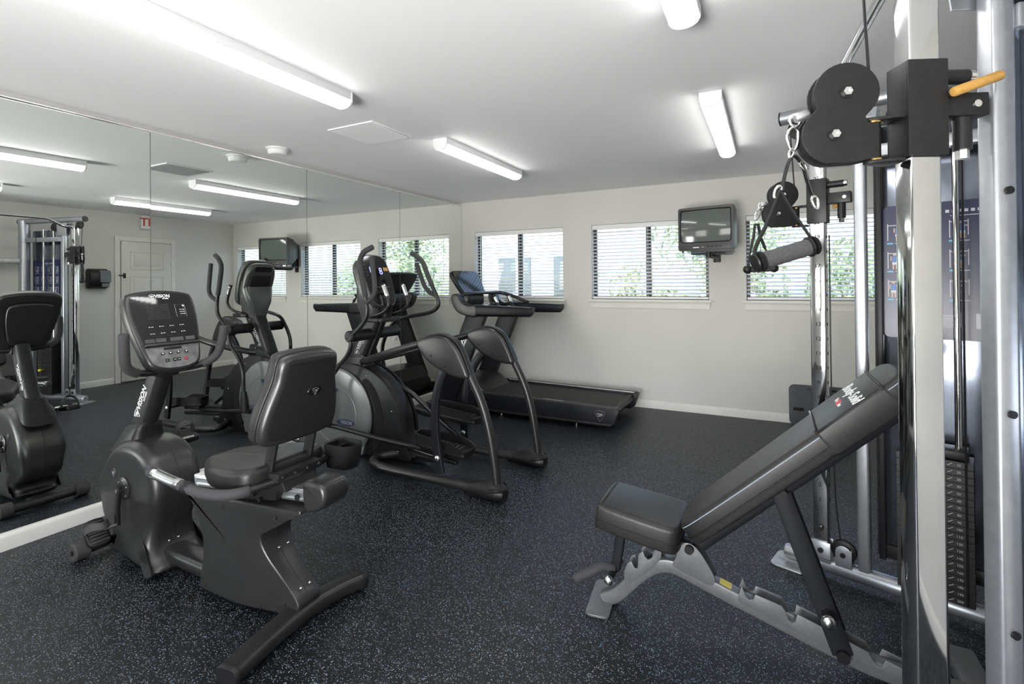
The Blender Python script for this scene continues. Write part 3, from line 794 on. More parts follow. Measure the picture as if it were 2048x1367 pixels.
P('console_keypad', xf(prism(clip_poly(ins,-.092,False),.008,.0140,.001,'x'),mc), noisy('worn_keypad',(.12,.12,.12),(.20,.20,.20),30,.4,.3), cb)
def face(y,z,d=.0148): return mc @ frame((d,y,z),(0,1,0),(0,0,1))
P('lettering', logo(.105, face(-.005,.178)), M_WHITE, cb)
def outline(y0,y1,z0,z1,t=.0006): return xf(sweep([(.0150,y0,z0),(.0150,y1,z0),(.0150,y1,z1),(.0150,y0,z1)], rrect(t,t,t*.2,1), closed=True), mc)
mat('dim_print',(.03,.03,.032),.5)
bmg=join(*[xf(box(.0148,-.062+.0095*i-.02,.092+.0095*j-.035,.0006,.0075,.0075),mc) for i in range(12) for j in range(9)])
P('dot_matrix', bmg, mat('dim_matrix',(.016,.013,.014),.4), cb)
P('heart_box', join(outline(.060,.112,.062,.130), *[xf(box(.0150,.090,.078+.012*k,.0006,.022,.0018),mc) for k in range(3)], *[xf(box(.0150,.104,.078+.012*k,.0006,.004,.004),mc) for k in range(3)], xf(prism([(.104,.117),(.098,.124),(.101,.128),(.104,.125),(.107,.128),(.110,.124)],.0146,.0152,0,'x'),mc)), M_WHITE, cb)
P('mode_icons', join(*[join(xf(box(.0150,-.085+.052*i-.008,.014-.036*j+.003*i*.3,.0006,.005,.004,0),mc), xf(box(.0150,-.085+.052*i+.005,.014-.036*j+.003*i*.3,.0006,.013,.0018),mc)) for i in range(4) for j in range(2)]), M_WHITE, cb)
P('warning_text', join(*[xf(box(.0150,y0,-.066+.005*k,.0006,w,.0028),mc) for k in range(4) for y0,w in ((-.105,.045),(-.052,.050),(.028,.068),(.098,.050))], ), mat('grey_print',(.13,.13,.135),.5), cb)
P('key_strip', xf(box(.0150,-.005,-.105,.0016,.090,.013,.0005),mc), M_BLACK, cb)
for k,y in enumerate((-.060,-.022,.018,.060)):
    b_=P('button', xf(box(.0152,y,-.130,.002,.017,.013,.0006),mc), M_BLACK, cb)
    P('button_print', xf(box(.0164,y,-.1285,.0006,.007,.005),mc), M_WHITE, b_)
for y,m_,pp,w in ((-.045,M_BLACK,M_GREEN,.020),(-.008,M_BLACK,M_WHITE,.016),(.013,M_BLACK,M_WHITE,.016),(.050,mat('dark_red_key',(.22,.04,.04),.5),M_RED,.020)):
    b_=P('button', xf(box(.0152,y,-.166,.002,w,.017,.0006),mc), m_, cb)
    tri=[(y-.004,-.171),(y+.005,-.166),(y-.004,-.161)] if pp is M_GREEN else [(y-.004,-.167),(y+.004,-.167),(y,-.163)] if pp is M_WHITE else [(y-.003,-.169),(y+.003,-.169),(y+.003,-.163),(y-.003,-.163)]
    P('button_print', xf(prism(tri,.0162,.0168,0,'x'),mc), pp, b_)
# console handlebar
hbar=[(x,BY+.008+s*y,z) for s,seq in ((-1,0),(1,1)) for x,y,z in ([(.985,.236,1.165),(.975,.230,1.09),(.955,.212,1.015),(.93,.155,.975),(.905,.055,.962)] if not seq else [(.905,.055,.962),(.93,.155,.975),(.955,.212,1.015),(.975,.230,1.09),(.985,.236,1.165)])]
hp=catmull(hbar,6)
h=P('console_handlebar', tube(hp,.0165,14), M_BTUBE)
P('grip', tube(hp[:19],.0215,16), M_FOAM, h); P('grip', tube(hp[-19:],.0215,16), M_FOAM, h)
P('handlebar_clamp', boxmm(.86,.925,BY-.05,BY+.05,.935,.99,.012), M_BLACK)
# ================================================================== ELLIPTICAL TRAINER
EY=-2.46
el=thing('elliptical_trainer','black elliptical trainer with grey flywheel disc and two arched rear legs','elliptical',(1.1,EY,0))
def P(name,bm,m,parent=None,**k): return part(name,bm,m,parent or el,**k)
# body shell between the discs
shell=sp([(.10,.06),(.075,.20),(.10,.42),(.20,.58),(.36,.69),(.52,.735),(.72,.72),(.90,.63),(1.02,.50),(1.085,.36),(1.11,.22),(1.16,.10),(1.18,.05),(1.05,.035),(.6,.03),(.2,.035)],4)
bs=P('body_shell', pillow(shell,EY-.085,EY+.085,.05,'y',6), M_BLACK, ang=50)
P('shell_band', pillow([(a*1.0,b) for a,b in shell],EY-.10,EY-.086,.005,'y',2), M_BLACK, bs); P('shell_band', pillow(shell,EY+.086,EY+.10,.005,'y',2), M_BLACK, bs)
for s in (-1,1):
    for x,z in ((.745,.655),(1.0,.40),(1.06,.10)): P('screw', ball((x,EY+s*.101,z),.006,seg=8), M_STEEL, bs)
# big grey discs left and right
dx,dz,dr=.435,.325,.375
for s in (-1,1):
    m=frame((dx,EY+s*.10,dz),(1,0,0),(0,0,s*1))
    m=Matrix.Translation((dx,EY+s*.101,dz)) @ Matrix.Rotation(R(90*s),4,'X')    # local z outwards (s=-1: -y)
    if s==-1: m=Matrix.Translation((dx,EY-.101,dz)) @ Matrix.Rotation(R(90),4,'X')
    else: m=Matrix.Translation((dx,EY+.101,dz)) @ Matrix.Rotation(R(-90),4,'X')
    bm=lathe([(dr-.03,0),(dr,.006),(dr,.018),(dr-.012,.030),(dr-.045,.036),(.235,.036),(.232,.034),(.229,.036),(0,.036)],72,m)
    # flat foot under the disc
    for v in bm.verts:
        if v.co.z<.035: v.co.z=.035
    d=P('side_disc', bm, M_DISC, ang=30)
    P('vent_recess', prism(sp([(.70,.60),(.79,.50),(.845,.36),(.845,.22),(.80,.10),(.86,.10),(.905,.22),(.91,.36),(.86,.52),(.76,.63)],3),EY+s*.0995 if s>0 else EY-.1025, EY+.1025 if s>0 else EY-.0995,0,'y'), M_DARKIN, bs)
    bdg=P('badge', xf(lathe([(.10,0),(.098,.002),(0,.003)],32), m @ Matrix.Translation((.12 if s<0 else -.12,-.055 if s<0 else .055,.0355)) @ Matrix.Diagonal((1,.28,1,1))), M_BADGE, d)
    xdir=(1,0,0) if s<0 else (-1,0,0)
    P('lettering', text('VISION',.040,frame((dx+(.13 if s<0 else -.12)*1.0,EY+s*.1415,dz-.055),xdir,(0,0,1)),bold=.001), M_ALU, bdg)
    P('emblem', join(xf(lathe([(.022,0),(.020,.003),(0,.003)],20), m @ Matrix.Translation((.02,.20 if s<0 else -.20,.0355)) @ Matrix.Diagonal((1,.8,1,1)))), M_BADGE, d)
    P('skirt', prism([(.16,.03),(.72,.03),(.74,.10),(.14,.10)],EY+s*.128 if s<0 else EY+.086,EY-.086 if s<0 else EY+.128,.004,'y'), M_DISC, bs)
# mast
ms=P('mast', sweep([(.52,EY,.66),(.60,EY,.83),(.78,EY,1.17)], rrect(.115,.165,.03,4), upv=(0,1,0)), M_BLACKM)
P('mast_foot', loft([[(x+ddx,EY+ddy,z+ddx*k) for ddx,ddy in q] for x,z,k,q in ((.57,.66,-.25,rrect(.40,.15,.05,4)),(.58,.73,-.1,rrect(.26,.14,.045,4)),(.60,.79,.1,rrect(.20,.13,.04,4)))]), M_NAVY, ms, ang=50)
xd=Vector((.18,0,.34)).normalized()
P('lettering', logo(.19, frame((.640,EY-.0585,.895),tuple(xd),(-xd.z,0,xd.x))), M_WHITE, ms)
P('lettering', logo(.19, frame((.640,EY+.0585,.895),tuple(-xd),(xd.z,0,-xd.x))), M_WHITE, ms)
P('mast_spine', bar([(.69,EY,.80),(.86,EY,1.14)],.05,.03,.008), M_BLACK, ms)
for s in (-1,1):
    for x,z in ((.685,1.06),(.70,.99),(.60,.80)): P('screw', ball((x+.06,EY+s*.058,z),.006,seg=8), M_STEEL, ms)
# console
ct=R(-20)
mc=Matrix.Translation((.785,EY,1.415)) @ Matrix.Rotation(ct,4,'Y')
cp=sp([(-.150,.16),(-.165,.05),(-.155,-.10),(-.13,-.19),(-.07,-.225),(.07,-.225),(.13,-.19),(.155,-.10),(.165,.05),(.150,.16),(.10,.215),(0,.225),(-.10,.215)],4)
cb=P('console_shell', join(xf(pillow(cp,-.045,.010,.016,'x',4),mc), xf(pillow([(a*.93,b*.95) for a,b in cp],-.115,-.046,.03,'x',4),mc)), noisy('console_grey',(.085,.088,.087),(.10,.103,.102),200,.36,.4), ang=50)
P('console_neck', loft([[(x+ddx,EY+ddy,z) for ddx,ddy in q] for x,z,q in ((.735,1.085,rrect(.17,.15,.05,4)),(.74,1.15,rrect(.19,.19,.06,4)),(.735,1.22,rrect(.19,.25,.06,4)),(.73,1.33,rrect(.13,.30,.05,4)),(.72,1.42,rrect(.06,.30,.028,4)))]), MATS['console_grey'], cb, ang=60)
P('rear_recess', xf(prism(rrect(.17,.05,.02,4),-.118,-.1135,.0,'x'), mc @ Matrix.Translation((0,0,.165))), M_BLACK, cb)
P('rear_panel', xf(prism(rrect(.20,.17,.03,4),-.1185,-.1145,.001,'x'), mc @ Matrix.Translation((0,0,.02))), M_TUBE, cb)
P('console_display', xf(prism([(a*.92,b*.94) for a,b in cp],.008,.0118,.0,'x'),mc), M_GLOSS, cb)
f_=lambda y,z,d=.0123: mc @ frame((d,y,z),(0,1,0),(0,0,1))
P('led_digits', join(text('12',.075,f_(-.055,.085)),text('8',.085,f_(.045,.075))), M_LED, cb)
P('profile_graph', xf(box(.0122,.110,.095,.0008,.055,.030),mc), mat('graph_orange',(.5,.28,.08),.4), cb)
P('print_lines', join(*[xf(box(.0122,y,z,.0006,w,.003),mc) for y,z,w in ((0,.185,.05),(-.12,.13,.02),(-.12,.10,.02),(-.12,.07,.02),(-.12,.04,.02),(0,-.06,.22),(-.06,-.10,.03),(.0,-.10,.03),(.06,-.10,.03),(-.05,-.15,.02),(0,-.15,.02),(.05,-.15,.02))]), mat('grey_print',(.25,.25,.26),.5), cb)
# tray and bottle cup under the console
P('bottle_cup', lathe([(.045,0),(.055,.10),(.058,.104),(.052,.10),(.042,.01)],24,Matrix.Translation((.86,EY,1.115))), M_BLACK)
P('tray', prism(rrect(.20,.26,.05,5),1.085,1.125,.008,'z') if False else xf(prism(rrect(.20,.25,.05,5),0,.035,.008,'z'),Matrix.Translation((.83,EY,1.085))), M_BLACK)
# fixed pulse grips
for s in (-1,1):
    y=EY+s*.115
    pts=catmull([(.72,EY+s*.06,1.105),(.82,y,1.13),(.93,y,1.165),(.985,y,1.21),(.985,y,1.26),(.955,y,1.34),(.935,y,1.385)],5)
    g=P('pulse_handle', tube(pts,.0135,12), M_BTUBE)
    P('pulse_sensor', tube(pts[-9:-1],.0175,14), M_STEEL, g)
    P('grip_tip', tube(pts[-2:],.0185,14), M_BLACK, g)
# pivot housings
pv=(.735,.985)
P('pivot_housing', cyl((pv[0],EY-.285,pv[1]),(pv[0],EY+.285,pv[1]),.045,24,bev=.01), M_BLACK)
for s in (-1,1):
    for a in (40,220): P('cap_screw', ball((pv[0]+.022*math.cos(R(a)),EY+s*.285,pv[1]+.022*math.sin(R(a))),.005,seg=6), M_DARKIN)
# moving handles: near one forward, far one back
n_=EY-.265; f2=EY+.265
near=[(.955,n_+.015,1.665),(.88,n_,1.625),(.845,n_,1.555),(.865,n_,1.43),(.90,n_,1.28),(.912,n_,1.19),(.895,n_,1.12),(.83,n_,1.05),(.755,n_,.985),(.74,n_,.90),(.70,n_,.83),(.60,n_-.0,.73),(.53,n_-.01,.62),(.515,n_-.015,.45),(.50,n_-.015,.32)]
far=[(.925,f2-.015,1.645),(.97,f2,1.615),(1.03,f2,1.565),(1.08,f2,1.46),(1.13,f2,1.36),(1.185,f2,1.25),(1.175,f2,1.19),(1.09,f2,1.145),(.90,f2,1.11),(.74,f2,1.07),(.66,f2,.985),(.60,f2,.88),(.585,f2,.78),(.60,f2,.68),(.63,f2+.01,.52),(.64,f2+.01,.40)]
for pts,gr,brn in ((near,24,[(.905,n_,1.245),(.975,n_-.012,1.285),(1.005,n_-.015,1.345),(.995,n_-.015,1.45),(.975,n_-.015,1.585)]),
                 (far,24,[(1.165,f2,1.29),(1.09,f2+.012,1.315),(1.035,f2+.015,1.37),(1.00,f2+.015,1.45),(.955,f2+.015,1.555)])):
    c=catmull(pts,6)
    a=P('moving_arm', tube(c,.0165,14), M_BTUBE)
    P('grip', tube(c[:gr],.0205,16), M_FOAM, a)
    b2=catmull(brn,5); P('branch_grip', tube(b2,.0185,14), M_FOAM, a)
    P('arm_boot', sweep([c[-7],c[-3],c[-1]+Vector((0,0,-.04))], rrect(.05,.075,.02,3), False,[.7,1,1.1],upv=(0,1,0)), M_BLACK, a)
# pedal links, pedals
def pedal(s,x0,z0,lk):
    y=EY+s*.155
    l=P('pedal_link', tube(lk,.019,14), M_BTUBE)
    m=Matrix.Translation((x0,y,z0)) @ Matrix.Rotation(R(4),4,'Y')
    base=sp([(-.23,-.045),(-.245,0),(-.23,.05),(-.15,.082),(.0,.088),(.17,.085),(.215,.06),(.22,-.06),(.17,-.085),(0,-.082),(-.15,-.07)],4)
    pd=P('pedal', xf(prism(base,-.035,.0,.010,'z'),m), M_BLACK)
    # raised rim: low at the back, high on the inner side
    rim=[Vector((a,b,0)) for a,b in base]
    secs=[]
    bmr=bmesh.new(); lo=[];hi=[];hi2=[];lo2=[]
    for p in rim:
        h=.055 if p.x<.10 else max(.012,.055-.36*(p.x-.10))
        q=p*.955
        lo.append(bmr.verts.new(m @ Vector((p.x,p.y,-.01)))); hi.append(bmr.verts.new(m @ Vector((p.x*1.02,p.y*1.04,h))))
        hi2.append(bmr.verts.new(m @ Vector((q.x*1.01,q.y*1.0,h)))); lo2.append(bmr.verts.new(m @ Vector((q.x,q.y,-.002))))
    n=len(rim)
    for A,B in ((lo,hi),(hi,hi2),(hi2,lo2)):
        for i in range(n): bmr.faces.new((A[i],A[(i+1)%n],B[(i+1)%n],B[i]))
    bmesh.ops.recalc_face_normals(bmr,faces=bmr.faces)
    P('rim', bmr, M_BLACK, pd)
    for k in range(9): P('tread_rib', xf(boxmm(-.16+k*.036,-.15+k*.036,-.062,.062,-.001,.004,.001),m), M_RUBBER, pd)
    P('pedal_bracket', xf(boxmm(-.20,.05,-.03,.03,-.07,-.035,.01),m), M_BLACK, pd)
pedal(-1,1.535,.235,[(.46,EY-.262,.275),(.56,EY-.245,.268),(.95,EY-.18,.205),(1.18,EY-.155,.185),(1.36,EY-.155,.18)])
pedal(1,1.43,.375,[(.60,EY+.262,.36),(.66,EY+.245,.37),(1.0,EY+.18,.35),(1.2,EY+.155,.33),(1.30,EY+.155,.33)])
P('lift_link', tube([(.88,EY+.06,.60),(1.05,EY+.10,.50),(1.32,EY+.12,.30),(1.55,EY+.12,.16)],.019,14), M_BTUBE)
P('lift_link', tube([(.95,EY-.06,.16),(1.3,EY-.10,.13),(1.62,EY-.14,.115)],.019,14), M_BTUBE)
# rear arches
for s in (-1,1):
    y=EY+s*.32
    leg=catmull([(1.80,y,.86),(1.865,y,.76),(1.945,y,.60),(2.0,y,.42),(2.035,y,.22),(2.055,y,.055)],6)
    P('arch_leg', tube(leg,.0285,18), M_TUBE)
    # pivot cover
    cov=sp([(1.445,.985),(1.54,1.028),(1.655,1.035),(1.745,.995),(1.805,.915),(1.865,.79),(1.85,.765),(1.79,.765),(1.70,.785),(1.58,.835),(1.49,.905)],4)
    cv=P('pivot_cover', pillow(cov,y-.05,y+.05,.022,'y',4), M_GUN, ang=50)
    P('cover_band', sweep(catmull([(1.47,y,1.0),(1.56,y,1.036),(1.66,y,1.042),(1.755,y,1.0),(1.815,y,.915),(1.872,y,.79)],5), rrect(.05,.012,.004,2), upv=(0,1,0)), M_BLACK, cv)
    for x,z in ((1.575,.90),(1.69,.835)): P('screw', ball((x,y-.05,z),.006,seg=8), M_DARKIN, cv)
    # upper tube to the mast
    P('upper_rail', tube(catmull([(1.50,y,.985),(1.25,y-s*.02,.915),(1.0,y-s*.07,.845),(.76,y-s*.20,.78),(.66,y-s*.27,.755)],5),.0275,18), M_TUBE)
    # swing arm
    sw=catmull([(1.70,y,.86),(1.63,y,.76),(1.585,y,.62),(1.57,y,.46),(1.58,y,.30),(1.615,y,.10)] if s<0 else [(1.60,y,.86),(1.50,y,.74),(1.43,y,.58),(1.405,y,.42),(1.395,y,.24),(1.395,y,.12)],6)
    a=P('swing_arm', sweep(sw, rrect(.030,.062,.008,3), upv=(0,1,0)), M_NAVY)
    e=sw[-4]
    P('arm_cap', ball((e.x,y-.016,e.z),.022,sy=.6), M_STEEL, a); P('arm_cap', ball((e.x,y+.016,e.z),.022,sy=.6), M_STEEL, a)
    P('link_pin', cyl((e.x,y,e.z),(e.x,EY+s*.13,e.z),.012,12), M_BLACKM, a)
    # floor tube and boot
    P('floor_tube', tube(catmull([(2.0,y,.050),(1.6,y,.052),(1.2,y,.055),(1.06,y-s*.01,.058),(.97,y-s*.05,.064),(.945,y-s*.12,.07),(.99,y-s*.19,.075),(1.06,y-s*.26,.075)],5),.032,18), M_TUBE)
    bt=[(1.80,.018,.020,.030),(1.86,.036,.034,.044),(1.93,.050,.045,.062),(2.0,.062,.042,.078),(2.07,.062,.034,.066),(2.11,.045,.024,.045)]
    secs=[]
    for x,ry,rz,h in bt:
        secs.append([(x, y+ry*math.cos(R(t)), max(.004, .048+ (h if math.sin(R(t))>0 else .044)*math.sin(R(t)))) for t in range(0,360,20)])
    P('foot_boot', loft(secs), M_BLACK, ang=60)
    P('boot_strap', tube(catmull([(2.03,y-.062,.075),(2.085,y-.058,.085),(2.12,y,.08),(2.085,y+.058,.085),(2.03,y+.062,.075)],4),.012,8), M_BLACK)
P('front_foot', boxmm(.16,.26,EY-.20,EY+.20,.004,.05,.015), M_BTUBE)
P('centre_beam', boxmm(.26,1.35,EY-.035,EY+.035,.03,.075,.01), M_BTUBE)
# ================================================================== TREADMILL
TY=-.66
tr=thing('treadmill','black treadmill with slanted uprights and glossy screen under the window','treadmill',(1.4,TY,0))
def P(name,bm,m,parent=None,**k): return part(name,bm,m,parent or tr,**k)
hw=.415
# deck side rails with slanted rear end
for s in (-1,1):
    y0,y1=sorted((TY+s*hw,TY+s*(hw-.075)))
    rp=[(.62,.055),(.62,.20),(.80,.245),(2.33,.222),(2.385,.215),(2.335,.075),(2.29,.048)]
    rl=P('side_rail', prism(rp,y0,y1,.008,'y'), M_NAVY)
    P('rail_top', bar([(.82,TY+s*(hw-.036),.2435),(2.36,TY+s*(hw-.036),.2195)],.066,.010,.003), M_GUN, rl)
    P('rail_trim', bar([(.86,TY+s*(hw-.074),.2455),(2.34,TY+s*(hw-.074),.2225)],.012,.010,.003), M_ALU if s>0 else M_TUBE, rl)
    P('lower_strip', bar([(.66,TY+s*(hw+.001),.075),(2.30,TY+s*(hw+.001),.066)],.004,.016,.001), M_GUN, rl)
P('running_belt', bar([(.80,TY,.214),(2.30,TY,.196)],.68,.012,.005), noisy('belt_rubber',(.024,.023,.022),(.032,.031,.030),120,.7,bump=.2,bscale=500))
P('deck_frame', boxmm(.66,2.24,TY-.335,TY+.335,.07,.18,.01), M_BLACK)
P('rear_roller', cyl((2.30,TY-.335,.165),(2.30,TY+.335,.165),.038,20), M_BLACK)
P('lettering', join(text('VISION FITNESS',.030,frame((1.72,TY-hw+.036,.2385),(1,0,-.0155),(0,1,0)),bold=.0008)), M_ALU)
P('emblem', shield(.105, frame((2.20,TY-hw-.0005,.145),(1,0,0),(0,0,1)),.001), M_ALU)
for x in (1.10,1.93): P('levelling_foot', join(cyl((x,TY-.30,.0),(x,TY-.30,.012),.022,14),cyl((x,TY-.30,.012),(x,TY-.30,.075),.006,8)), M_STEEL)
for x in (1.10,1.93): P('levelling_foot', join(cyl((x,TY+.30,.0),(x,TY+.30,.012),.022,14),cyl((x,TY+.30,.012),(x,TY+.30,.075),.006,8)), M_STEEL)
# motor hood
hs=[]
for x,z,w in ((.30,.07,.36),(.31,.20,.38),(.40,.335,.375),(.60,.352,.365),(.74,.335,.36),(.86,.262,.335),(.90,.222,.33)):
    hs.append([(x,TY-w,.055),(x,TY-w,.055+(z-.055)*.6),(x,TY-w+.05,z-.012),(x,TY-w+.12,z),(x,TY+w-.12,z),(x,TY+w-.05,z-.012),(x,TY+w,.055+(z-.055)*.6),(x,TY+w,.055)])
P('motor_hood', loft(hs), M_GUN, ang=25)
P('hood_label', xf(text('VISION',.03,frame((.55,TY-.26,.353),(0,1,0),(-1,0,0)),bold=.001),Matrix.Identity(4)), M_ALU)
# uprights
for s in (-1,1):
    y=TY+s*.385
    up_=P('upright', prism([(.36,.03),(.60,.03),(.62,.20),(.985,1.06),(.745,1.06),(.385,.22)],y-.035,y+.035,.008,'y'), M_NAVY)
    P('base_bracket', boxmm(.28,.70,y-.05,y+.05,.0,.11,.012), M_BLACK, up_)
    if s<0:
        xd=Vector((.365,0,.86)).normalized()
        P('lettering', logo(.34, frame((.655,y-.0355,.68),tuple(xd),(-xd.z,0,xd.x))), M_ALU, up_)
# arm rests: side arms
for s in (-1,1):
    y=TY+s*.40
    ar=P('side_arm', loft([[(x,y+dy*w,z+dz*h) for dy,dz in rrect(.10,.11,.025,3)] for x,z,w,h in ((.86,1.095,1,1.1),(1.10,1.095,.95,1.02),(1.40,1.092,.85,.9),(1.49,1.090,.8,.85),(1.525,1.11,.7,.55))]), M_NAVY, ang=50)
    # curved front cheek rising to the console bridge
    ck=[(.88,1.035),(.74,1.045),(.64,1.09),(.585,1.17),(.575,1.25),(.61,1.272),(.66,1.262),(.70,1.20),(.78,1.155),(.88,1.15)]
    P('console_cheek', pillow(sp(ck,4),y-.055,y+.055,.015,'y',4), M_GUN, ar, ang=50)
# console bridge with opening, cup holders, keys
P('console_deck', loft([[(x,TY-.36,z-.03),(x,TY-.36,z),(x,TY+.36,z),(x,TY+.36,z-.03)] for x,z in ((.66,1.135),(.80,1.125),(.95,1.115),(1.05,1.095))]), M_GUN)
P('bridge_bar', sweep(catmull([(.635,TY-.37,1.245),(.665,TY-.30,1.268),(.68,TY-.1,1.272),(.68,TY+.15,1.272),(.70,TY+.32,1.270),(.78,TY+.385,1.258),(.93,TY+.395,1.215),(1.08,TY+.40,1.155)],5), rrect(.036,.085,.014,3), upv=(0,0,1)), M_GUN)
for y in (-.22,.22): P('bottle_cup', lathe([(.036,0),(.042,.05),(.048,.055),(.044,.05),(.034,.006)],20,Matrix.Translation((.86,TY+y,1.085))), M_BLACK)
P('safety_key', join(box(.93,TY-.10,1.122,.05,.03,.012,.004), box(.95,TY-.06,1.122,.03,.03,.012,.004)), M_RED)
P('key_label', box(.93,TY-.15,1.1195,.045,.04,.006,.002), M_LABEL)
P('key_row', join(*[box(.99,TY-.12+.06*k,1.108,.03,.045,.006,.002) for k in range(5)]), M_BLACK)
# pulse grips on the bridge
for s in (-1,1):
    pts=[(1.06,TY+s*.16-.08,1.09),(1.04,TY+s*.16-.08,1.14),(.99,TY+s*.16-.08,1.245)]
    g=P('pulse_handle', tube(pts,.016,12), M_BTUBE)
    P('pulse_sensor', tube([Vector(pts[1])*.7+Vector(pts[2])*.3,pts[2]],.0195,14), M_STEEL, g)
    P('grip_tip', tube([Vector(pts[1])*.1+Vector(pts[2])*.9,Vector(pts[2])*1.0+(Vector(pts[2])-Vector(pts[1]))*.06],.0205,14), M_BLACK, g)
# display
md=Matrix.Translation((.53,TY,1.40)) @ Matrix.Rotation(R(-30),4,'Y')
dp=sp([(-.265,.13),(-.285,.06),(-.25,-.10),(-.215,-.15),(0,-.16),(.215,-.15),(.25,-.10),(.285,.06),(.265,.13),(.20,.147),(0,.152),(-.20,.147)],4)
ds=P('display_shell', xf(pillow(dp,-.045,.004,.012,'x',4),md), M_BLACK, ang=50)
P('display_face', xf(prism([(a*.95,b*.93) for a,b in dp],.002,.0065,0,'x'),md), M_GLOSS, ds)
P('display_neck', boxmm(.50,.64,TY-.16,TY+.16,1.13,1.27,.03), M_GUN, ds)
P('lettering', logo(.12, md @ frame((.007,0,.118),(0,1,0),(0,0,1))), mat('grey_print',(.25,.25,.26),.5), ds)

# ================================================================== TELEVISION
ta=math.atan2(-.104,.506)
tv=thing('television','old grey tube television on a wall bracket above the middle window','television',(3.073,-.485,1.68),ta)
def T(name,bm,m,parent=None,**k): return part(name,bm,m,parent or tv,local=True,**k)
w2,hh=.258,.415
# local: x across, y depth (front at y=0, back +), z up from the set's base
def rr(w,h,r,cx,cz,y): return [(cx+a,y,cz+b) for a,b in rrect(w,h,r,4)]
T('front_bezel', join(sweep([(a,.0,b+hh/2) for a,b in rrect(2*w2-.048,hh-.085,.02,3)], rrect(.030,.030,.004,2), closed=True, upv=(0,1,0)) if False else
    loft([rr(2*w2-.05,hh-.105,.03,0,hh/2+.028,.004),rr(2*w2-.035,hh-.09,.03,0,hh/2+.028,-.012),rr(2*w2,hh,.018,0,hh/2,-.010),rr(2*w2,hh,.018,0,hh/2,.05)],caps=False)), M_TVBODY)
T('bezel_cap', boxmm(-w2+.004,w2-.004,-.013,.045,hh-.022,hh+.003,.008), M_TVEDGE)
T('control_strip', boxmm(-w2+.01,w2-.01,-.012,.03,.004,.068,.008), M_TVBODY)
T('front_lip', boxmm(-w2+.12,w2-.03,-.010,.04,-.018,.006,.004), M_TVBODY)
for k in range(4): T('button', box(.03+.036*k,-.013,.036,.022,.006,.009,.002), M_BLACK)
T('brand_print', text('SHARP',.020,frame((-.085,-.0128,.030),(1,0,0),(0,0,1)),bold=.0005) if False else box(-.085,-.0125,.030,.055,.001,.006), M_ALU)
T('indicator', join(box(-.025,-.0125,.032,.006,.001,.010), box(-.012,-.0125,.032,.004,.001,.006)), M_LABEL)
scr=[]
bm=bmesh.new(); nx,nz=14,10; sw_,sh_=2*w2-.055,hh-.112; g=[]
for j in range(nz+1):
    row=[]
    for i in range(nx+1):
        u=i/nx*2-1; v=j/nz*2-1
        kx=1-.025*v*v; kz=1-.03*u*u
        row.append(bm.verts.new((u*sw_/2*kx, .006-.022*(1-u*u*.55-v*v*.45), hh/2+.028+v*sh_/2*kz)))
    g.append(row)
for j in range(nz):
    for i in range(nx): bm.faces.new((g[j][i],g[j][i+1],g[j+1][i+1],g[j+1][i]))
T('screen', bm, M_SCREEN)
T('back_shell', loft([rr(2*w2-.01,hh-.01,.02,0,hh/2,.045),rr(2*w2-.02,hh-.02,.03,0,hh/2,.14),rr(.40,hh-.08,.04,0,hh/2+.01,.24),rr(.30,.26,.04,0,hh/2+.02,.36),rr(.22,.20,.04,0,hh/2+.02,.41)]), M_TVBODY)
for x in (-w2+.035,w2-.04): T('foot', cyl((x,.02,0),(x,.02,-.016),.010,10), M_BLACK)
# bracket: cradle, arm, wall plate
wb=thing('television_bracket','black swivel wall bracket holding the television','bracket',(3.09,-.05,1.50))
part('wall_plate', boxmm(3.10,3.17,-.018,-.0005,1.58,2.02,.004), M_BLACKM, wb)
part('arm', tube(rounded([(3.135,-.02,1.86),(3.135,-.06,1.72),(3.13,-.10,1.625),(3.10,-.46,1.625)],.06),.018,12), M_BLACKM, wb)
part('cradle', join(xf(boxmm(-.16,.16,.06,.34,-.034,-.019,.004), wmat(tv)), cyl((3.10,-.46,1.615),(3.10,-.46,1.663),.03,14)), M_BLACKM, wb)
def cable(name,pts,label,r=.003,m=None): return solid(name, tube(catmull(pts,8),r,6), m or M_BLACK, label, 'cable', origin=pts[-1])
cable('antenna_wire',[(4.55,-.006,2.28),(4.62,-.008,2.20),(4.66,-.006,2.05),(4.64,-.008,1.9)],'thin white wire pinned in the far right corner beside the window',.002,M_WPLAST)
# dark board leaning on the far wall by the cable machine
t=thing('balance_board','dark grey board with a hand slot leaning on the far wall','board',(4.02,-.06,0))
mb_=Matrix.Translation((4.02,-.075,.004)) @ Matrix.Rotation(R(-7),4,'X')
bo_=[(a,b+.19) for a,b in rrect(.50,.38,.05,5)]
part('board', xf(prism(bo_,-.012,.012,.004,'y'),mb_), M_STEP, t)
part('hand_slot', xf(boxmm(-.215,-.125,-.0128,-.0118,.135,.165),mb_), M_DARKIN, t); part('hand_slot', xf(boxmm(.125,.215,-.0128,-.0118,.135,.165),mb_), M_DARKIN, t)
part('top_strip', xf(boxmm(-.10,.14,-.02,-.0118,.335,.352,.003),mb_), M_BLACK, t)
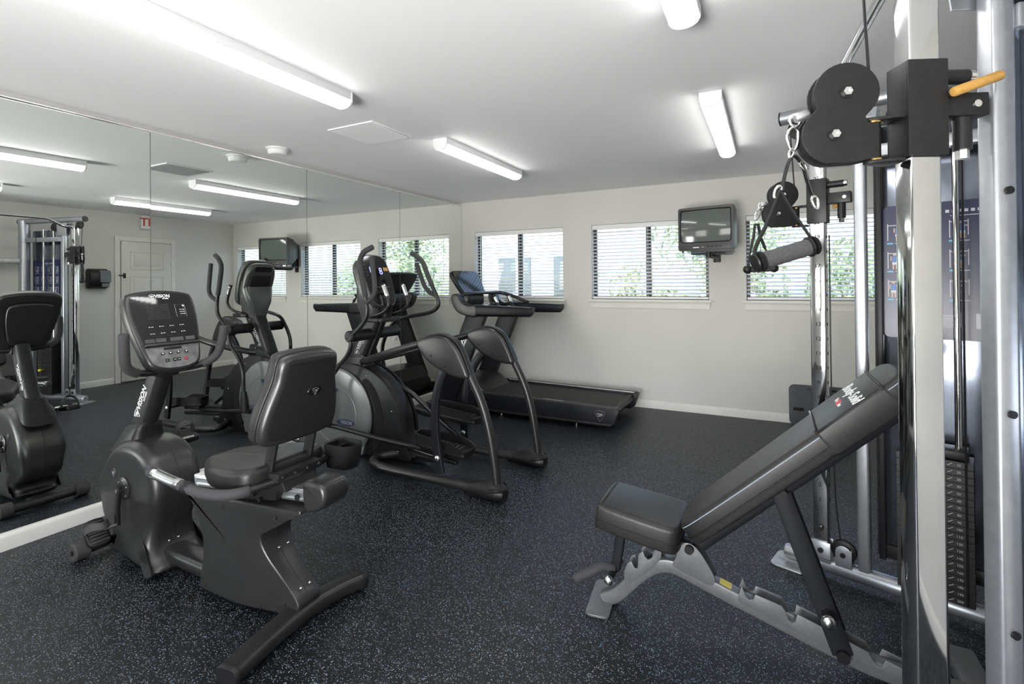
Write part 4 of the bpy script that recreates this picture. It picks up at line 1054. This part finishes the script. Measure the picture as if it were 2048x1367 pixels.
# ================================================================== CABLE MACHINE
cm=thing('cable_machine','silver dual cable crossover machine with chrome columns against the right wall','cable machine',(3.862,-3.492,0),R(3.47))
def P(name,bm,m,parent=None,**k): return part(name,bm,m,parent or cm,local=True,**k)
def tower(s):
    ex=Vector((.938,-.345*s,0)); ev=Vector((.345,.938*s,0))
    m=Matrix.Identity(4)
    for i in range(3): m[i][0]=ex[i]; m[i][1]=ev[i]; m[i][3]=(0,.693*s,0)[i]
    Q=lambda name,bm,mt,parent=None,**k: P(name,xf(bm,m),mt,parent,**k)
    bs=Q('base_tube', tube([(-.15,0,.055),(.87,0,.055)],.036,20), M_SILVER)
    Q('foot_plate', prism(rrect(.15,.16,.03,4),0.001,.009,.002,'z') if False else xf(prism(rrect(.16,.17,.03,4),.001,.009,.002,'z'),Matrix.Translation((-.13,0,0))), M_GALV, bs)
    Q('foot_plate', xf(prism(rrect(.12,.17,.03,4),.001,.009,.002,'z'),Matrix.Translation((.80,0,0))), M_GALV, bs)
    Q('foot_gusset', prism([(-.19,.009),(-.05,.009),(-.05,.06),(-.12,.06)],-.004,.004,.001,'y'), M_SILVER, bs)
    # chrome adjusting column
    c=Q('chrome_column', boxmm(-.0325,.0325,-.026,.026,.10,2.12,.006,3), M_CHROME)
    Q('column_shoe', join(boxmm(-.040,.040,-.032,-.0265,.06,.165,.002),boxmm(-.040,.040,.0265,.032,.06,.165,.002),boxmm(-.040,.040,-.032,.032,.085,.098,.002)), M_SILVER, bs)
    for z in (.125,.225): Q('bolt', join(cyl((0,-.0325 if z<.2 else -.0265,z),(0,-.040,z),.012,14),cyl((0,.0325 if z<.2 else .0265,z),(0,.040,z),.012,14)), M_BLACK, c)
    zs=[.976+(k-10)*.0685 for k in range(1,25)]
    Q('adjustment_holes', join(*[cyl((.0322,0,z),(.0331,0,z),.008,10) for z in zs if z<2.08]), M_DARKIN, c)
    fm=frame((0,-.0266,0),(1,0,0),(0,0,1))
    nums=[text(str(k+1),.026,frame((0,-.0264,z),(1,0,0),(0,0,1)),ext=.0003) for k,z in enumerate(zs) if z<2.06]
    Q('height_numbers', join(*nums) if s>0 else xf(join(*nums),Matrix.Diagonal((-1,1,1,1))), M_DARKIN, c)
    # silver front rail and pulley bracket
    rl=Q('front_rail', boxmm(.143,.191,-.025,.025,.07,2.15,.010,3), M_SILVER)
    for z in (.15,.63,1.10,1.58): Q('bolt', cyl((.167,.0245,z),(.167,.031,z),.0085,12), M_BLACK, rl)
    pb=[(.058,.06),(.122,.06),(.122,.165)]+[(.09+.032*math.cos(R(a)),.140+.032*math.sin(R(a))) for a in range(30,181,25)]
    br=Q('pulley_bracket', join(prism(pb,-.030,-.025,.001,'y'),prism(pb,.025,.030,.001,'y')), M_SILVER)
    Q('pulley_wheel', lathe([(.044,-.012),(.050,-.009),(.042,0),(.050,.009),(.044,.012)],28,Matrix.Translation((.088,0,.138)) @ Matrix.Rotation(R(90),4,'X')), M_BLACK, br)
    Q('pulley_bolt', cyl((.088,-.036,.13),(.088,.036,.13),.011,12), M_BLACK, br)
    # weight stack
    for u in (.33,.49): Q('guide_rod', cyl((u,0,.10),(u,0,2.08),.0125,16), M_CHROME)
    src=None
    for k in range(20):
        z=.105+k*.0285
        if src is None: src=Q('weight_plate', boxmm(.29,.535,-.055,.055,-.0139,.0139,.0012,1), M_BLACKM); o=src
        else: o=copy_part(src,cm)
        o.location=(0,0,z)
    labs=[]
    for k in range(20):
        z=.105+k*.0285
        labs.append(join(text('%d'%(10*(20-k)),.013,frame((.490,-.0556,z),(1,0,0),(0,0,1)),ext=.0003), xf(boxmm(-.001,.001,-.0003,.0003,-.009,.009),Matrix.Translation((.463,-.0555,z)) @ Matrix.Rotation(R(55),4,'Y'))))
    if s>0: Q('plate_numbers', join(*labs), mat('plate_print',(.45,.46,.48),.5), stuff=True)
    Q('stack_head', join(boxmm(.30,.52,-.05,.05,.665,.700,.004),cyl((.41,0,.70),(.41,0,.80),.018,14)), M_BLACKM)
    Q('selector_pin', join(cyl((.41,-.055,.39),(.41,-.085,.39),.006,10),ball((.41,-.10,.39),.018)), M_YELLOW)
    Q('side_cable', cyl((.512,-.066,.10),(.512,-.066,2.05),.004,6), M_BLACK)
    Q('stack_cable', cyl((.41,0,.80),(.41,0,2.08),.003,6), M_BLACK)
    # shroud on the outer side, poster on its inner face
    sd=Q('shroud_panel', boxmm(.205,.775,.072,.078,.14,2.08,.002), M_PANEL)
    if s<0: Q('shroud_lip', join(boxmm(.191,.215,.006,.012,.14,2.08,.002),boxmm(.209,.215,.006,.078,.14,2.08,.002)), M_PANEL, sd)
    Q('shroud_post', boxmm(.216,.240,.030,.072,.14,2.08,.003), M_BLACK, sd)
    Q('shroud_sill', boxmm(.23,.775,.060,.072,.14,.20,.003), M_BLACK, sd)
    if s>0:
        po=Q('poster', xf(prism(rrect(.52,.585,.02,3),.0708,.0718,0,'y'),Matrix.Translation((.50,0,1.425))), M_BLUEP, sd)
        q=lambda u,z,w,h: boxmm(u-w/2,u+w/2,.0698,.0706,z-h/2,z+h/2)
        wh,sk,sh_,cy=[],[],[],[]
        for r_ in range(3):
            for c_ in range(5):
                u=.285+c_*.105; z=1.60-r_*.125
                rnd=random.Random(r_*7+c_); lean=rnd.uniform(-.012,.012)
                wh+= [q(u-.028,z,.003,.075),q(u+.030,z+.005,.003,.065),q(u,z+.030,.055,.003)]
                sh_.append(q(u+lean,z+.004,.017,.026)); wh.append(q(u+lean,z-.014,.018,.012))
                sk+= [ball((u+lean,.0702,z+.025),.006,1,.1,1,8),q(u+lean-.005,z-.030,.005,.022),q(u+lean+.006,z-.030,.005,.022),q(u+lean-.013,z+.008,.004,.020),q(u+lean+.014,z+.012,.012,.004)]
                cy.append(q(u-.020,z-.050,.022,.007)); wh.append(q(u+.016,z-.050,.036,.003))
        wh+= [q(.46+.02*k,1.675,.012,.012) for k in range(6)]+[q(.52,1.655,.10,.003)]
        wh+= [q(.62,1.215,.15,.062)]+[q(.42,1.235-.006*k,.11,.002) for k in range(9)]
        Q('poster_white_print', join(*wh), mat('poster_white',(.55,.56,.60),.4), po, stuff=True); Q('poster_skin_print', join(*sk), M_SKIN, po, stuff=True)
        Q('poster_blue_print', join(*sh_), M_SHIRT, po, stuff=True); Q('poster_cyan_print', join(*cy), M_CYAN, po, stuff=True)
        Q('poster_red_print', join(q(.40,1.262,.07,.006),q(.42,1.25,.05,.006)), M_RED, po)
        Q('poster_hands', join(xf(boxmm(-.05,.05,-.0012,-.0004,-.007,.007),Matrix.Translation((.61,.0697,1.228)) @ Matrix.Rotation(R(-14),4,'Y')),xf(boxmm(-.05,.05,-.0012,-.0004,-.007,.007),Matrix.Translation((.62,.0697,1.203)) @ Matrix.Rotation(R(8),4,'Y'))), M_SKIN, po)
    # rear upright and top beam
    Q('rear_upright', cyl((.80,0,.06),(.80,0,2.20),.055,28), M_SILVER)
    tb=Q('top_beam', tube([(-.155,0,2.19),(.87,0,2.19)],.034,20,ends=False), M_SILVER)
    Q('beam_cap', cyl((-.160,0,2.19),(-.153,0,2.19),.0342,20), M_BLACK, tb); Q('beam_cap', cyl((.868,0,2.19),(.875,0,2.19),.0342,20), M_BLACK, tb)
    Q('stack_crossbar', boxmm(.19,.75,-.03,.03,1.93,1.985,.006), M_SILVER)
    hp=Q('head_plate', join(prism([(.10,2.0),(.22,2.0),(.24,2.15),(.08,2.15)],-.036,-.031,.002,'y'),prism([(.10,2.0),(.22,2.0),(.24,2.15),(.08,2.15)],.031,.036,.002,'y')), M_SILVER)
    for u,z in ((-.03,2.125),(.36,2.105)): Q('top_pulley', lathe([(.044,-.012),(.050,-.009),(.042,0),(.050,.009),(.044,.012)],28,Matrix.Translation((u-.045,0,z)) @ Matrix.Rotation(R(90),4,'X')), M_BLACK, hp)
    # sliding carriage
    ca=Q('carriage', join(boxmm(-.0415,-.0335,-.034,.034,1.658,1.866,.002),boxmm(.0335,.0415,-.034,.034,1.658,1.866,.002),boxmm(-.0415,.0415,-.0345,-.027,1.658,1.866,.002),boxmm(-.0415,.0415,.027,.0345,1.658,1.866,.002)), M_BLACKM)
    Q('latch_arm', boxmm(.0415,.135,-.022,.022,1.745,1.795,.003), M_BLACKM, ca)
    Q('latch_bolt', join(cyl((.0415,0,1.836),(.105,0,1.836),.016,16)), M_BLACKM, ca); Q('latch_tip', cyl((.105,0,1.836),(.118,0,1.836),.014,14), M_STEEL, ca)
    Q('spring_post', cyl((.095,0,1.745),(.095,0,1.675),.017,16), M_BLACKM, ca); Q('spring_nut', cyl((.095,0,1.675),(.095,0,1.655),.012,6), M_STEEL, ca)
    Q('latch_pin', cyl((.11,-.024,1.77),(.11,.024,1.77),.008,10), M_STEEL, ca)
    Q('latch_handle', tube([(.043,.046,1.788),(.136,.046,1.820)],.0105,12) if s<0 else tube([(.055,.03,1.735),(.10,.036,1.745)],.0095,12), M_WOOD, ca)
    Q('hinge_tab', prism(sp([(-.045,-.03),(-.045,.03),(-.085,.022),(-.108,.012),(-.115,0),(-.108,-.012),(-.085,-.022)],3),1.742,1.749,.001,'z'), M_BLACKM, ca)
    Q('hinge_tab', prism(sp([(-.045,-.03),(-.045,.03),(-.085,.022),(-.108,.012),(-.115,0),(-.108,-.012),(-.085,-.022)],3),1.648,1.655,.001,'z'), M_BLACKM, ca)
    Q('hinge_washer', cyl((-.092,0,1.655),(-.092,0,1.659),.017,16), M_BRASS, ca); Q('hinge_washer', cyl((-.092,0,1.738),(-.092,0,1.742),.017,16), M_BRASS, ca)
    Q('hinge_tube', cyl((-.092,0,1.659),(-.092,0,1.738),.013,16), M_BLACKM, ca)
    # swivelling pulley housing: plates in the world direction q from the hinge
    hinge=m @ Vector((-.092,0,0))
    a=R(196-3.47); qd=Vector((math.cos(a),math.sin(a),0)); qn=Vector((-qd.y,qd.x,0))
    fm=Matrix.Identity(4)
    for i in range(3): fm[i][0]=qd[i]; fm[i][1]=qn[i]; fm[i][3]=hinge[i]
    r0=.066
    outl=[]
    c1=(.088,1.714); c2=(.063,1.806)
    outl+=[(.0,1.660),(.04,1.652)]
    outl+=[(c1[0]+r0*math.cos(R(t)),c1[1]+r0*math.sin(R(t))) for t in range(-75,46,12)]
    outl+=[(c2[0]+r0*math.cos(R(t)),c2[1]+r0*math.sin(R(t))) for t in range(-28,212,12)]
    outl+=[(.013,1.765),(.026,1.750),(.020,1.736),(.0,1.736)]
    for y in (-.022,.017):
        pl=P('housing_plate', xf(prism(outl,y,y+.005,.001,'y'),fm), M_BLACKM, ca)
        for cc in (c1,c2):
            yy=y if y<0 else y+.005; dy=-1 if y<0 else 1
            P('axle_washer', xf(cyl((cc[0],yy,cc[1]),(cc[0],yy+dy*.003,cc[1]),.0145,20),fm), M_BLACK, pl)
            P('axle_nut', xf(lathe([(.0095,0),(.0095,.007),(.0045,.0075),(.0045,.004),(0,.004)],6,along((cc[0],yy+dy*.003,cc[1]),(cc[0],yy+dy*.02,cc[1]))),fm), M_STEEL, pl)
    for cc in (c1,c2): P('pulley_wheel', xf(lathe([(.054,-.012),(.060,-.010),(.052,0),(.060,.010),(.054,.012)],32,Matrix.Translation((cc[0],0,cc[1])) @ Matrix.Rotation(R(90),4,'X')),fm), M_BLACK, ca)
    # cable end: stop, carabiner
    P('cable_stop', xf(join(tube([(.135,0,1.768),(.158,0,1.762)],.012,12)),fm), M_GALV, ca)
    P('swivel_ring', xf(tube(catmull([(.158,0,1.772),(.172,0,1.764),(.170,0,1.748),(.156,0,1.744),(.150,0,1.758)],4,True),.003,8,closed=True),fm), M_STEEL, ca)
    # main cable up to the top pulley
    P('lift_cable', tube([fm @ Vector((c2[0]-.056,0,c2[1]+.01)), m @ Vector((-.115,0,2.10))],.0032,6), M_BLACK)
    Q('lower_cable', tube(catmull([(.075,.0,.17),(.055,0,.40),(.045,0,.9),(.044,0,1.60)],5),.0032,6), M_BLACK)
    return fm
F1=tower(1); F2=tower(-1)
# cross members between the towers
def up2(s): return Vector((0,.693*s,0))+Vector((.938,-.345*s,0))*.80
P('rear_crossbar', join(bar([up2(1)+V(0,0,1.70),up2(-1)+V(0,0,1.70)],.05,.075,.006,upv=(1,0,0))), M_GALV)
P('rear_crossbar', join(bar([up2(1)+V(0,0,.25),up2(-1)+V(0,0,.25)],.05,.075,.006,upv=(1,0,0))), M_GALV)
P('pull_up_bar', tube(catmull([(.04,.70,2.115),(.02,.60,2.10),(.012,.48,2.16),(.010,.36,2.18),(.010,-.36,2.18),(.012,-.48,2.16),(.02,-.60,2.10),(.04,-.70,2.115)],5),.0155,16), M_CHROME)

# ---- cable attachments hanging from the two pulleys
cmW=wmat(cm)
rx=Vector((.89,.456,0))
def carabiner(c,ax,ln,w,r):
    """loop in the plane of ax and vertical-ish axis ln"""
    ax=Vector(ax).normalized(); ln=Vector(ln).normalized(); L=.0
    pts=[Vector(c)+ax*a+ln*b for a,b in ((-w*.5,.4*w),(0,.95*w),(w*.5,.5*w),(w*.42,-.6*w),(w*.12,-1.25*w),(-w*.2,-1.2*w),(-w*.45,-.5*w))]
    return tube(catmull(pts,5,True),r,8,closed=True)
E0=cmW @ (F2 @ Vector((.165,0,1.745)))
def hp(a,b):
    """millimetres sideways and up from the near cable end"""
    return E0+rx*(a/1000)+Vector((0,0,b/1000))
rh=thing('rope_handle','ribbed black grip on a strap hanging from the near pulley','cable handle',tuple(E0+Vector((0,0,-.34))))
part('carabiner', carabiner(hp(-1,-27),rx,(0,0,1),.024,.0032), M_STEEL, rh)
part('carabiner', carabiner(hp(-5,-62),rx,(.2,0,1),.010,.0025), M_STEEL, rh)
part('strap', sweep(catmull([hp(-27,-149),hp(-23,-124),hp(-13,-87),hp(0,-69),hp(14,-80),hp(23,-98),hp(30,-124),hp(41,-158)],5), rrect(.003,.014,.001,1), upv=tuple(rx)), M_BLACK, rh)
part('carabiner', carabiner(hp(-37,-149),rx,(.35,.1,1),.013,.003), M_STEEL, rh)
part('carabiner', carabiner(hp(48,-174),rx,(-.2,0,1),.013,.003), M_STEEL, rh)
part('carabiner', carabiner(hp(21,-92),rx,(-.6,-.2,1),.010,.0028), M_STEEL, rh)
g0,g1=hp(-73,-309),hp(30,-279)
part('cord', tube(catmull([hp(-32,-149),hp(-59,-215),hp(-92,-286),g0+Vector((0,0,.012))],5),.0045,8), M_BLACK, rh)
part('cord', tube(catmull([hp(-30,-149),hp(2,-204),hp(39,-261),g1+Vector((.004,0,.012))],5),.0035,8), M_BLACK, rh)
gr=part('grip', tube([g0,g0*.5+g1*.5,g1],.0195,24,ends=False), noisy('ribbed_grip',(.045,.045,.047),(.07,.07,.072),300,.7,bump=.5,bscale=420), rh)
dirg=(g1-g0).normalized()
for e,sg in ((g0,-1),(g1,1)):
    part('grip_flange', lathe([(.016,0),(.023,.003),(.024,.007),(.014,.011),(.011,.014),(.022,.019),(.020,.022),(0,.024)],20,along(e-dirg*sg*.002,e+dirg*sg*.04)), M_BLACK, gr)
E1=cmW @ (F1 @ Vector((.165,0,1.745)))
def h2(a,b): return E1+rx*(a/1000)+Vector((0,0,b/1000))
sh_=thing('stirrup_handle','small black stirrup handle hanging from the far pulley','cable handle',tuple(E1+Vector((0,0,-.33))))
part('carabiner', carabiner(h2(-10,-25),rx,(.3,.1,1),.024,.0035), M_STEEL, sh_)
part('strap', sweep([h2(-25,-74),h2(-34,-138),h2(-47,-197)], rrect(.004,.026,.001,1), upv=tuple(rx)), M_BLACK, sh_)
part('strap', sweep([h2(-12,-74),h2(0,-138),h2(22,-197)], rrect(.004,.026,.001,1), upv=tuple(rx)), M_BLACK, sh_)
part('strap', sweep(catmull([h2(-47,-197),h2(-57,-244),h2(-62,-290)],4), rrect(.004,.016,.001,1), upv=tuple(rx)), M_BLACK, sh_)
part('strap', sweep(catmull([h2(22,-197),h2(47,-244),h2(62,-285)],4), rrect(.004,.016,.001,1), upv=tuple(rx)), M_BLACK, sh_)
for q in ((-32,-202),(12,-202)): part('ring', tube([h2(q[0],q[1])+rx*(.014*math.cos(R(t)))+Vector((0,0,.014*math.sin(R(t)))) for t in range(0,360,30)],.002,6,closed=True), M_STEEL, sh_)
part('grip', tube([h2(-62,-300),h2(62,-295)],.016,18,ends=False), M_FOAM, sh_)
for e in (h2(-66,-300),h2(66,-295)): part('grip_end', ball(e,.021), M_BLACK, sh_)
# ================================================================== ADJUSTABLE BENCH
GY=-3.45
be=thing('weight_bench','adjustable black padded weight bench with grey steel frame by the cable machine','weight bench',(3.5,GY,0))
def P(name,bm,m,parent=None,**k): return part(name,bm,m,parent or be,**k)
fr=[(2.955,.012),(3.02,.055),(3.10,.145),(3.165,.203),(3.22,.226),(3.275,.224),(3.396,.187),(3.50,.157),(3.643,.117),(3.776,.080),(3.906,.047),(4.05,.034),(4.20,.032)]
fp=catmull([(x,GY,z) for x,z in fr],5)
P('main_frame', sweep(fp, rrect(.052,.058,.008,3), upv=(0,1,0)), M_BENCH)
P('front_foot', xf(prism(rrect(.10,.26,.025,4),.001,.011,.002,'z'),Matrix.Translation((2.945,GY,0)) @ Matrix.Rotation(R(6),4,'Z')), M_BENCH)
P('rear_foot', boxmm(4.16,4.25,GY-.23,GY+.23,.001,.06,.012), M_BENCH)
P('warning_label', xf(boxmm(-.022,.022,-.020,.020,0,.0008),frame((3.445,GY,.2035),(1,0,-.29),(0,1,0))), M_LABEL)
# ladder plates for the back strut
def ladder(y):
    top=[(3.490,.172),(3.492,.190),(3.504,.226),(3.516,.193),(3.530,.181),(3.543,.184),(3.550,.206),(3.638,.188),(3.652,.169),(3.660,.143),(3.672,.136),(3.682,.144),(3.687,.172),(3.746,.156),(3.818,.130),(3.899,.105),(3.913,.082),(3.925,.067),(3.94,.067),(3.949,.093),(4.06,.062),(4.09,.04)]
    bot=[(4.09,.022),(3.986,.036),(3.776,.083),(3.643,.121),(3.50,.160)]
    return prism(top+bot,y-.0025,y+.0025,.0008,'y')
P('ladder_plate', ladder(GY-.030), M_BENCH); P('ladder_plate', ladder(GY+.030), M_BENCH)
P('frame_bolt', cyl((4.07,GY-.033,.055),(4.07,GY-.037,.055),.011,14), M_BLACK)
# ladder plates for the seat
def seat_ladder(y): return prism([(3.054,.105),(3.05,.165),(3.065,.205),(3.083,.216),(3.09,.202),(3.096,.190),(3.108,.194),(3.112,.252),(3.130,.270),(3.138,.250),(3.150,.240),(3.166,.250),(3.175,.278),(3.190,.312),(3.206,.318),(3.205,.262),(3.175,.215),(3.11,.155)],y-.0025,y+.0025,.0008,'y')
P('seat_ladder', seat_ladder(GY-.030), M_BENCH); P('seat_ladder', seat_ladder(GY+.030), M_BENCH)
# pivot plates under the pads
pp=sp([(3.285,.335),(3.262,.275),(3.25,.243),(3.29,.226),(3.38,.200),(3.402,.206),(3.408,.232),(3.385,.275),(3.345,.33),(3.31,.345)],3)
P('pivot_plate', prism(pp,GY-.034,GY-.029,.001,'y'), M_BENCH); P('pivot_plate', prism(pp,GY+.029,GY+.034,.001,'y'), M_BENCH)
P('pivot_pin', cyl((3.315,GY-.05,.325),(3.315,GY+.05,.325),.017,18), M_BLACK)
# seat
sm=Matrix.Translation((3.12,GY,.385)) @ Matrix.Rotation(R(7),4,'Y')
so=sp([(-.165,-.115),(-.172,0),(-.165,.115),(-.13,.142),(.10,.150),(.165,.125),(.172,0),(.165,-.125),(.10,-.150),(-.13,-.142)],4)
s_=P('seat_pad', xf(pillow(so,-.030,.075,.012,'z',4,.022),sm), M_VINYL, ang=60)
P('seat_piping', xf(sweep([(a*1.0,b*1.0,.012) for a,b in so],circ(.0035,6),closed=True),sm), M_BLACK, s_)
P('seat_tube', bar([sm @ V(-.08,0,-.052),sm @ V(.215,0,-.045)],.05,.05,.006), M_NAVY)
P('seat_post', bar([(3.035,GY,.345),(3.02,GY,.24),(3.005,GY,.15)],.030,.040,.005), M_NAVY)
pin=P('seat_roller', cyl((3.0,GY-.085,.145),(3.0,GY+.085,.145),.014,14), M_BLACKM)
for s in (-1,1): P('roller_cap', ball((3.0,GY+s*.09,.145),.020,sy=.8), M_STEEL, pin)
P('foam_handle', tube(catmull([(3.0,GY-.012,.155),(2.96,GY-.03,.165),(2.92,GY-.05,.145),(2.85,GY-.07,.105)],5),.021,16), M_FOAM)
# backrest: sloping pad with a head cover
A=Vector((3.325,GY,.395)); B=Vector((4.035,GY,1.055)); L=(B-A).length
e1=(B-A).normalized(); bmx=frame(A,tuple(e1),(0,1,0))     # local x along the pad, y across, z out of the pad's top
if bmx[2][2]<0: bmx=frame(A,tuple(e1),(0,1,0)) @ Matrix.Diagonal((1,-1,-1,1))
bo_=sp([(.0,-.085),(-.01,0),(.0,.085),(.05,.125),(.30,.142),(L-.10,.150),(L-.02,.125),(L,.0),(L-.02,-.125),(L-.10,-.150),(.30,-.142),(.05,-.125)],4)
b_=P('backrest_pad', xf(pillow(bo_,-.030,.062,.012,'z',4,.020),bmx), M_VINYL, ang=60)
P('pad_piping', xf(sweep([(a,b,.004) for a,b in bo_],circ(.0035,6),closed=True),bmx), M_BLACK, b_)
P('pad_stitching', xf(sweep([(a*.995+.002,b*.99,.046) for a,b in bo_],circ(.0018,6),closed=True),bmx), mat('pale_thread',(.30,.34,.42),.6), b_)
hc=[(a,b*1.025) for a,b in clip_poly(bo_,9,False)]
def clipx(poly,x0,x1):
    def half(p,xc,above):
        o=[];n=len(p)
        for i in range(n):
            a=p[i];b=p[(i+1)%n];ia=(a[0]>=xc)==above;ib=(b[0]>=xc)==above
            if ia:o.append(a)
            if ia!=ib:
                t=(xc-a[0])/(b[0]-a[0]);o.append((xc,a[1]+(b[1]-a[1])*t))
        return o
    return half(half(poly,x0,True),x1,False)
cov=clipx([(a,b*1.03) for a,b in bo_],L-.335,L-.08)
hc_=P('head_cover', xf(prism(cov,-.033,.0665,.012,'z',3),bmx), M_VINYL, b_, ang=60)
for x in (L-.335,L-.085): P('cover_hem', xf(sweep([(x,-.152,-.015),(x,-.152,.058),(x,-.140,.068),(x,.140,.068),(x,.152,.058),(x,.152,-.015)],circ(.004,6)),bmx), M_VINYL, b_)
tm=bmx @ frame((L-.20,.0,.0672),(0,-1,0),(1,0,0))
P('lettering', text('Body-Solid',.062,bmx @ frame((L-.17,-.005,.0670),(0,-1,0),(1,0,0)),shear=.35,bold=.0006), M_WHITE, b_)
P('lettering', join(text('Pro',.026,bmx @ frame((L-.225,.035,.0670),(0,-1,0),(1,0,0))),text('ine',.026,bmx @ frame((L-.225,-.035,.0670),(0,-1,0),(1,0,0)))), M_WHITE, b_)
P('lettering', text('Club',.030,bmx @ frame((L-.225,0,.0670),(0,-1,0),(1,0,0)),bold=.001), M_RED, b_)
P('backrest_tube', bar([bmx @ V(-.015,0,-.055),bmx @ V(L-.12,0,-.055)],.055,.055,.006), M_NAVY)
# strut
q0=bmx @ V(.375,0,-.060)
P('strut', join(bar([q0+V(0,-.036,0),(3.825,GY-.036,.075)],.012,.066,.004),bar([q0+V(0,.036,0),(3.825,GY+.036,.075)],.012,.066,.004),bar([q0*.85+V(3.825,GY,.075)*.15,q0*.25+V(3.825,GY,.075)*.75],.06,.04,.004)), M_NAVY)
P('strut_pivot', cyl(q0+V(0,-.052,0),q0+V(0,.052,0),.019,18), M_BLACK)
rp=q0*.25+V(3.825,GY,.075)*.75
r_=P('strut_roller', cyl((rp.x,GY-.088,rp.z),(rp.x,GY+.088,rp.z),.017,16), M_BLACKM)
for s in (-1,1): P('roller_cap', ball((rp.x,GY+s*.092,rp.z),.023,sy=.8), M_STEEL, r_)
P('strut_foot', cyl((3.825,GY-.058,.075),(3.825,GY+.058,.075),.021,18), M_BLACK)
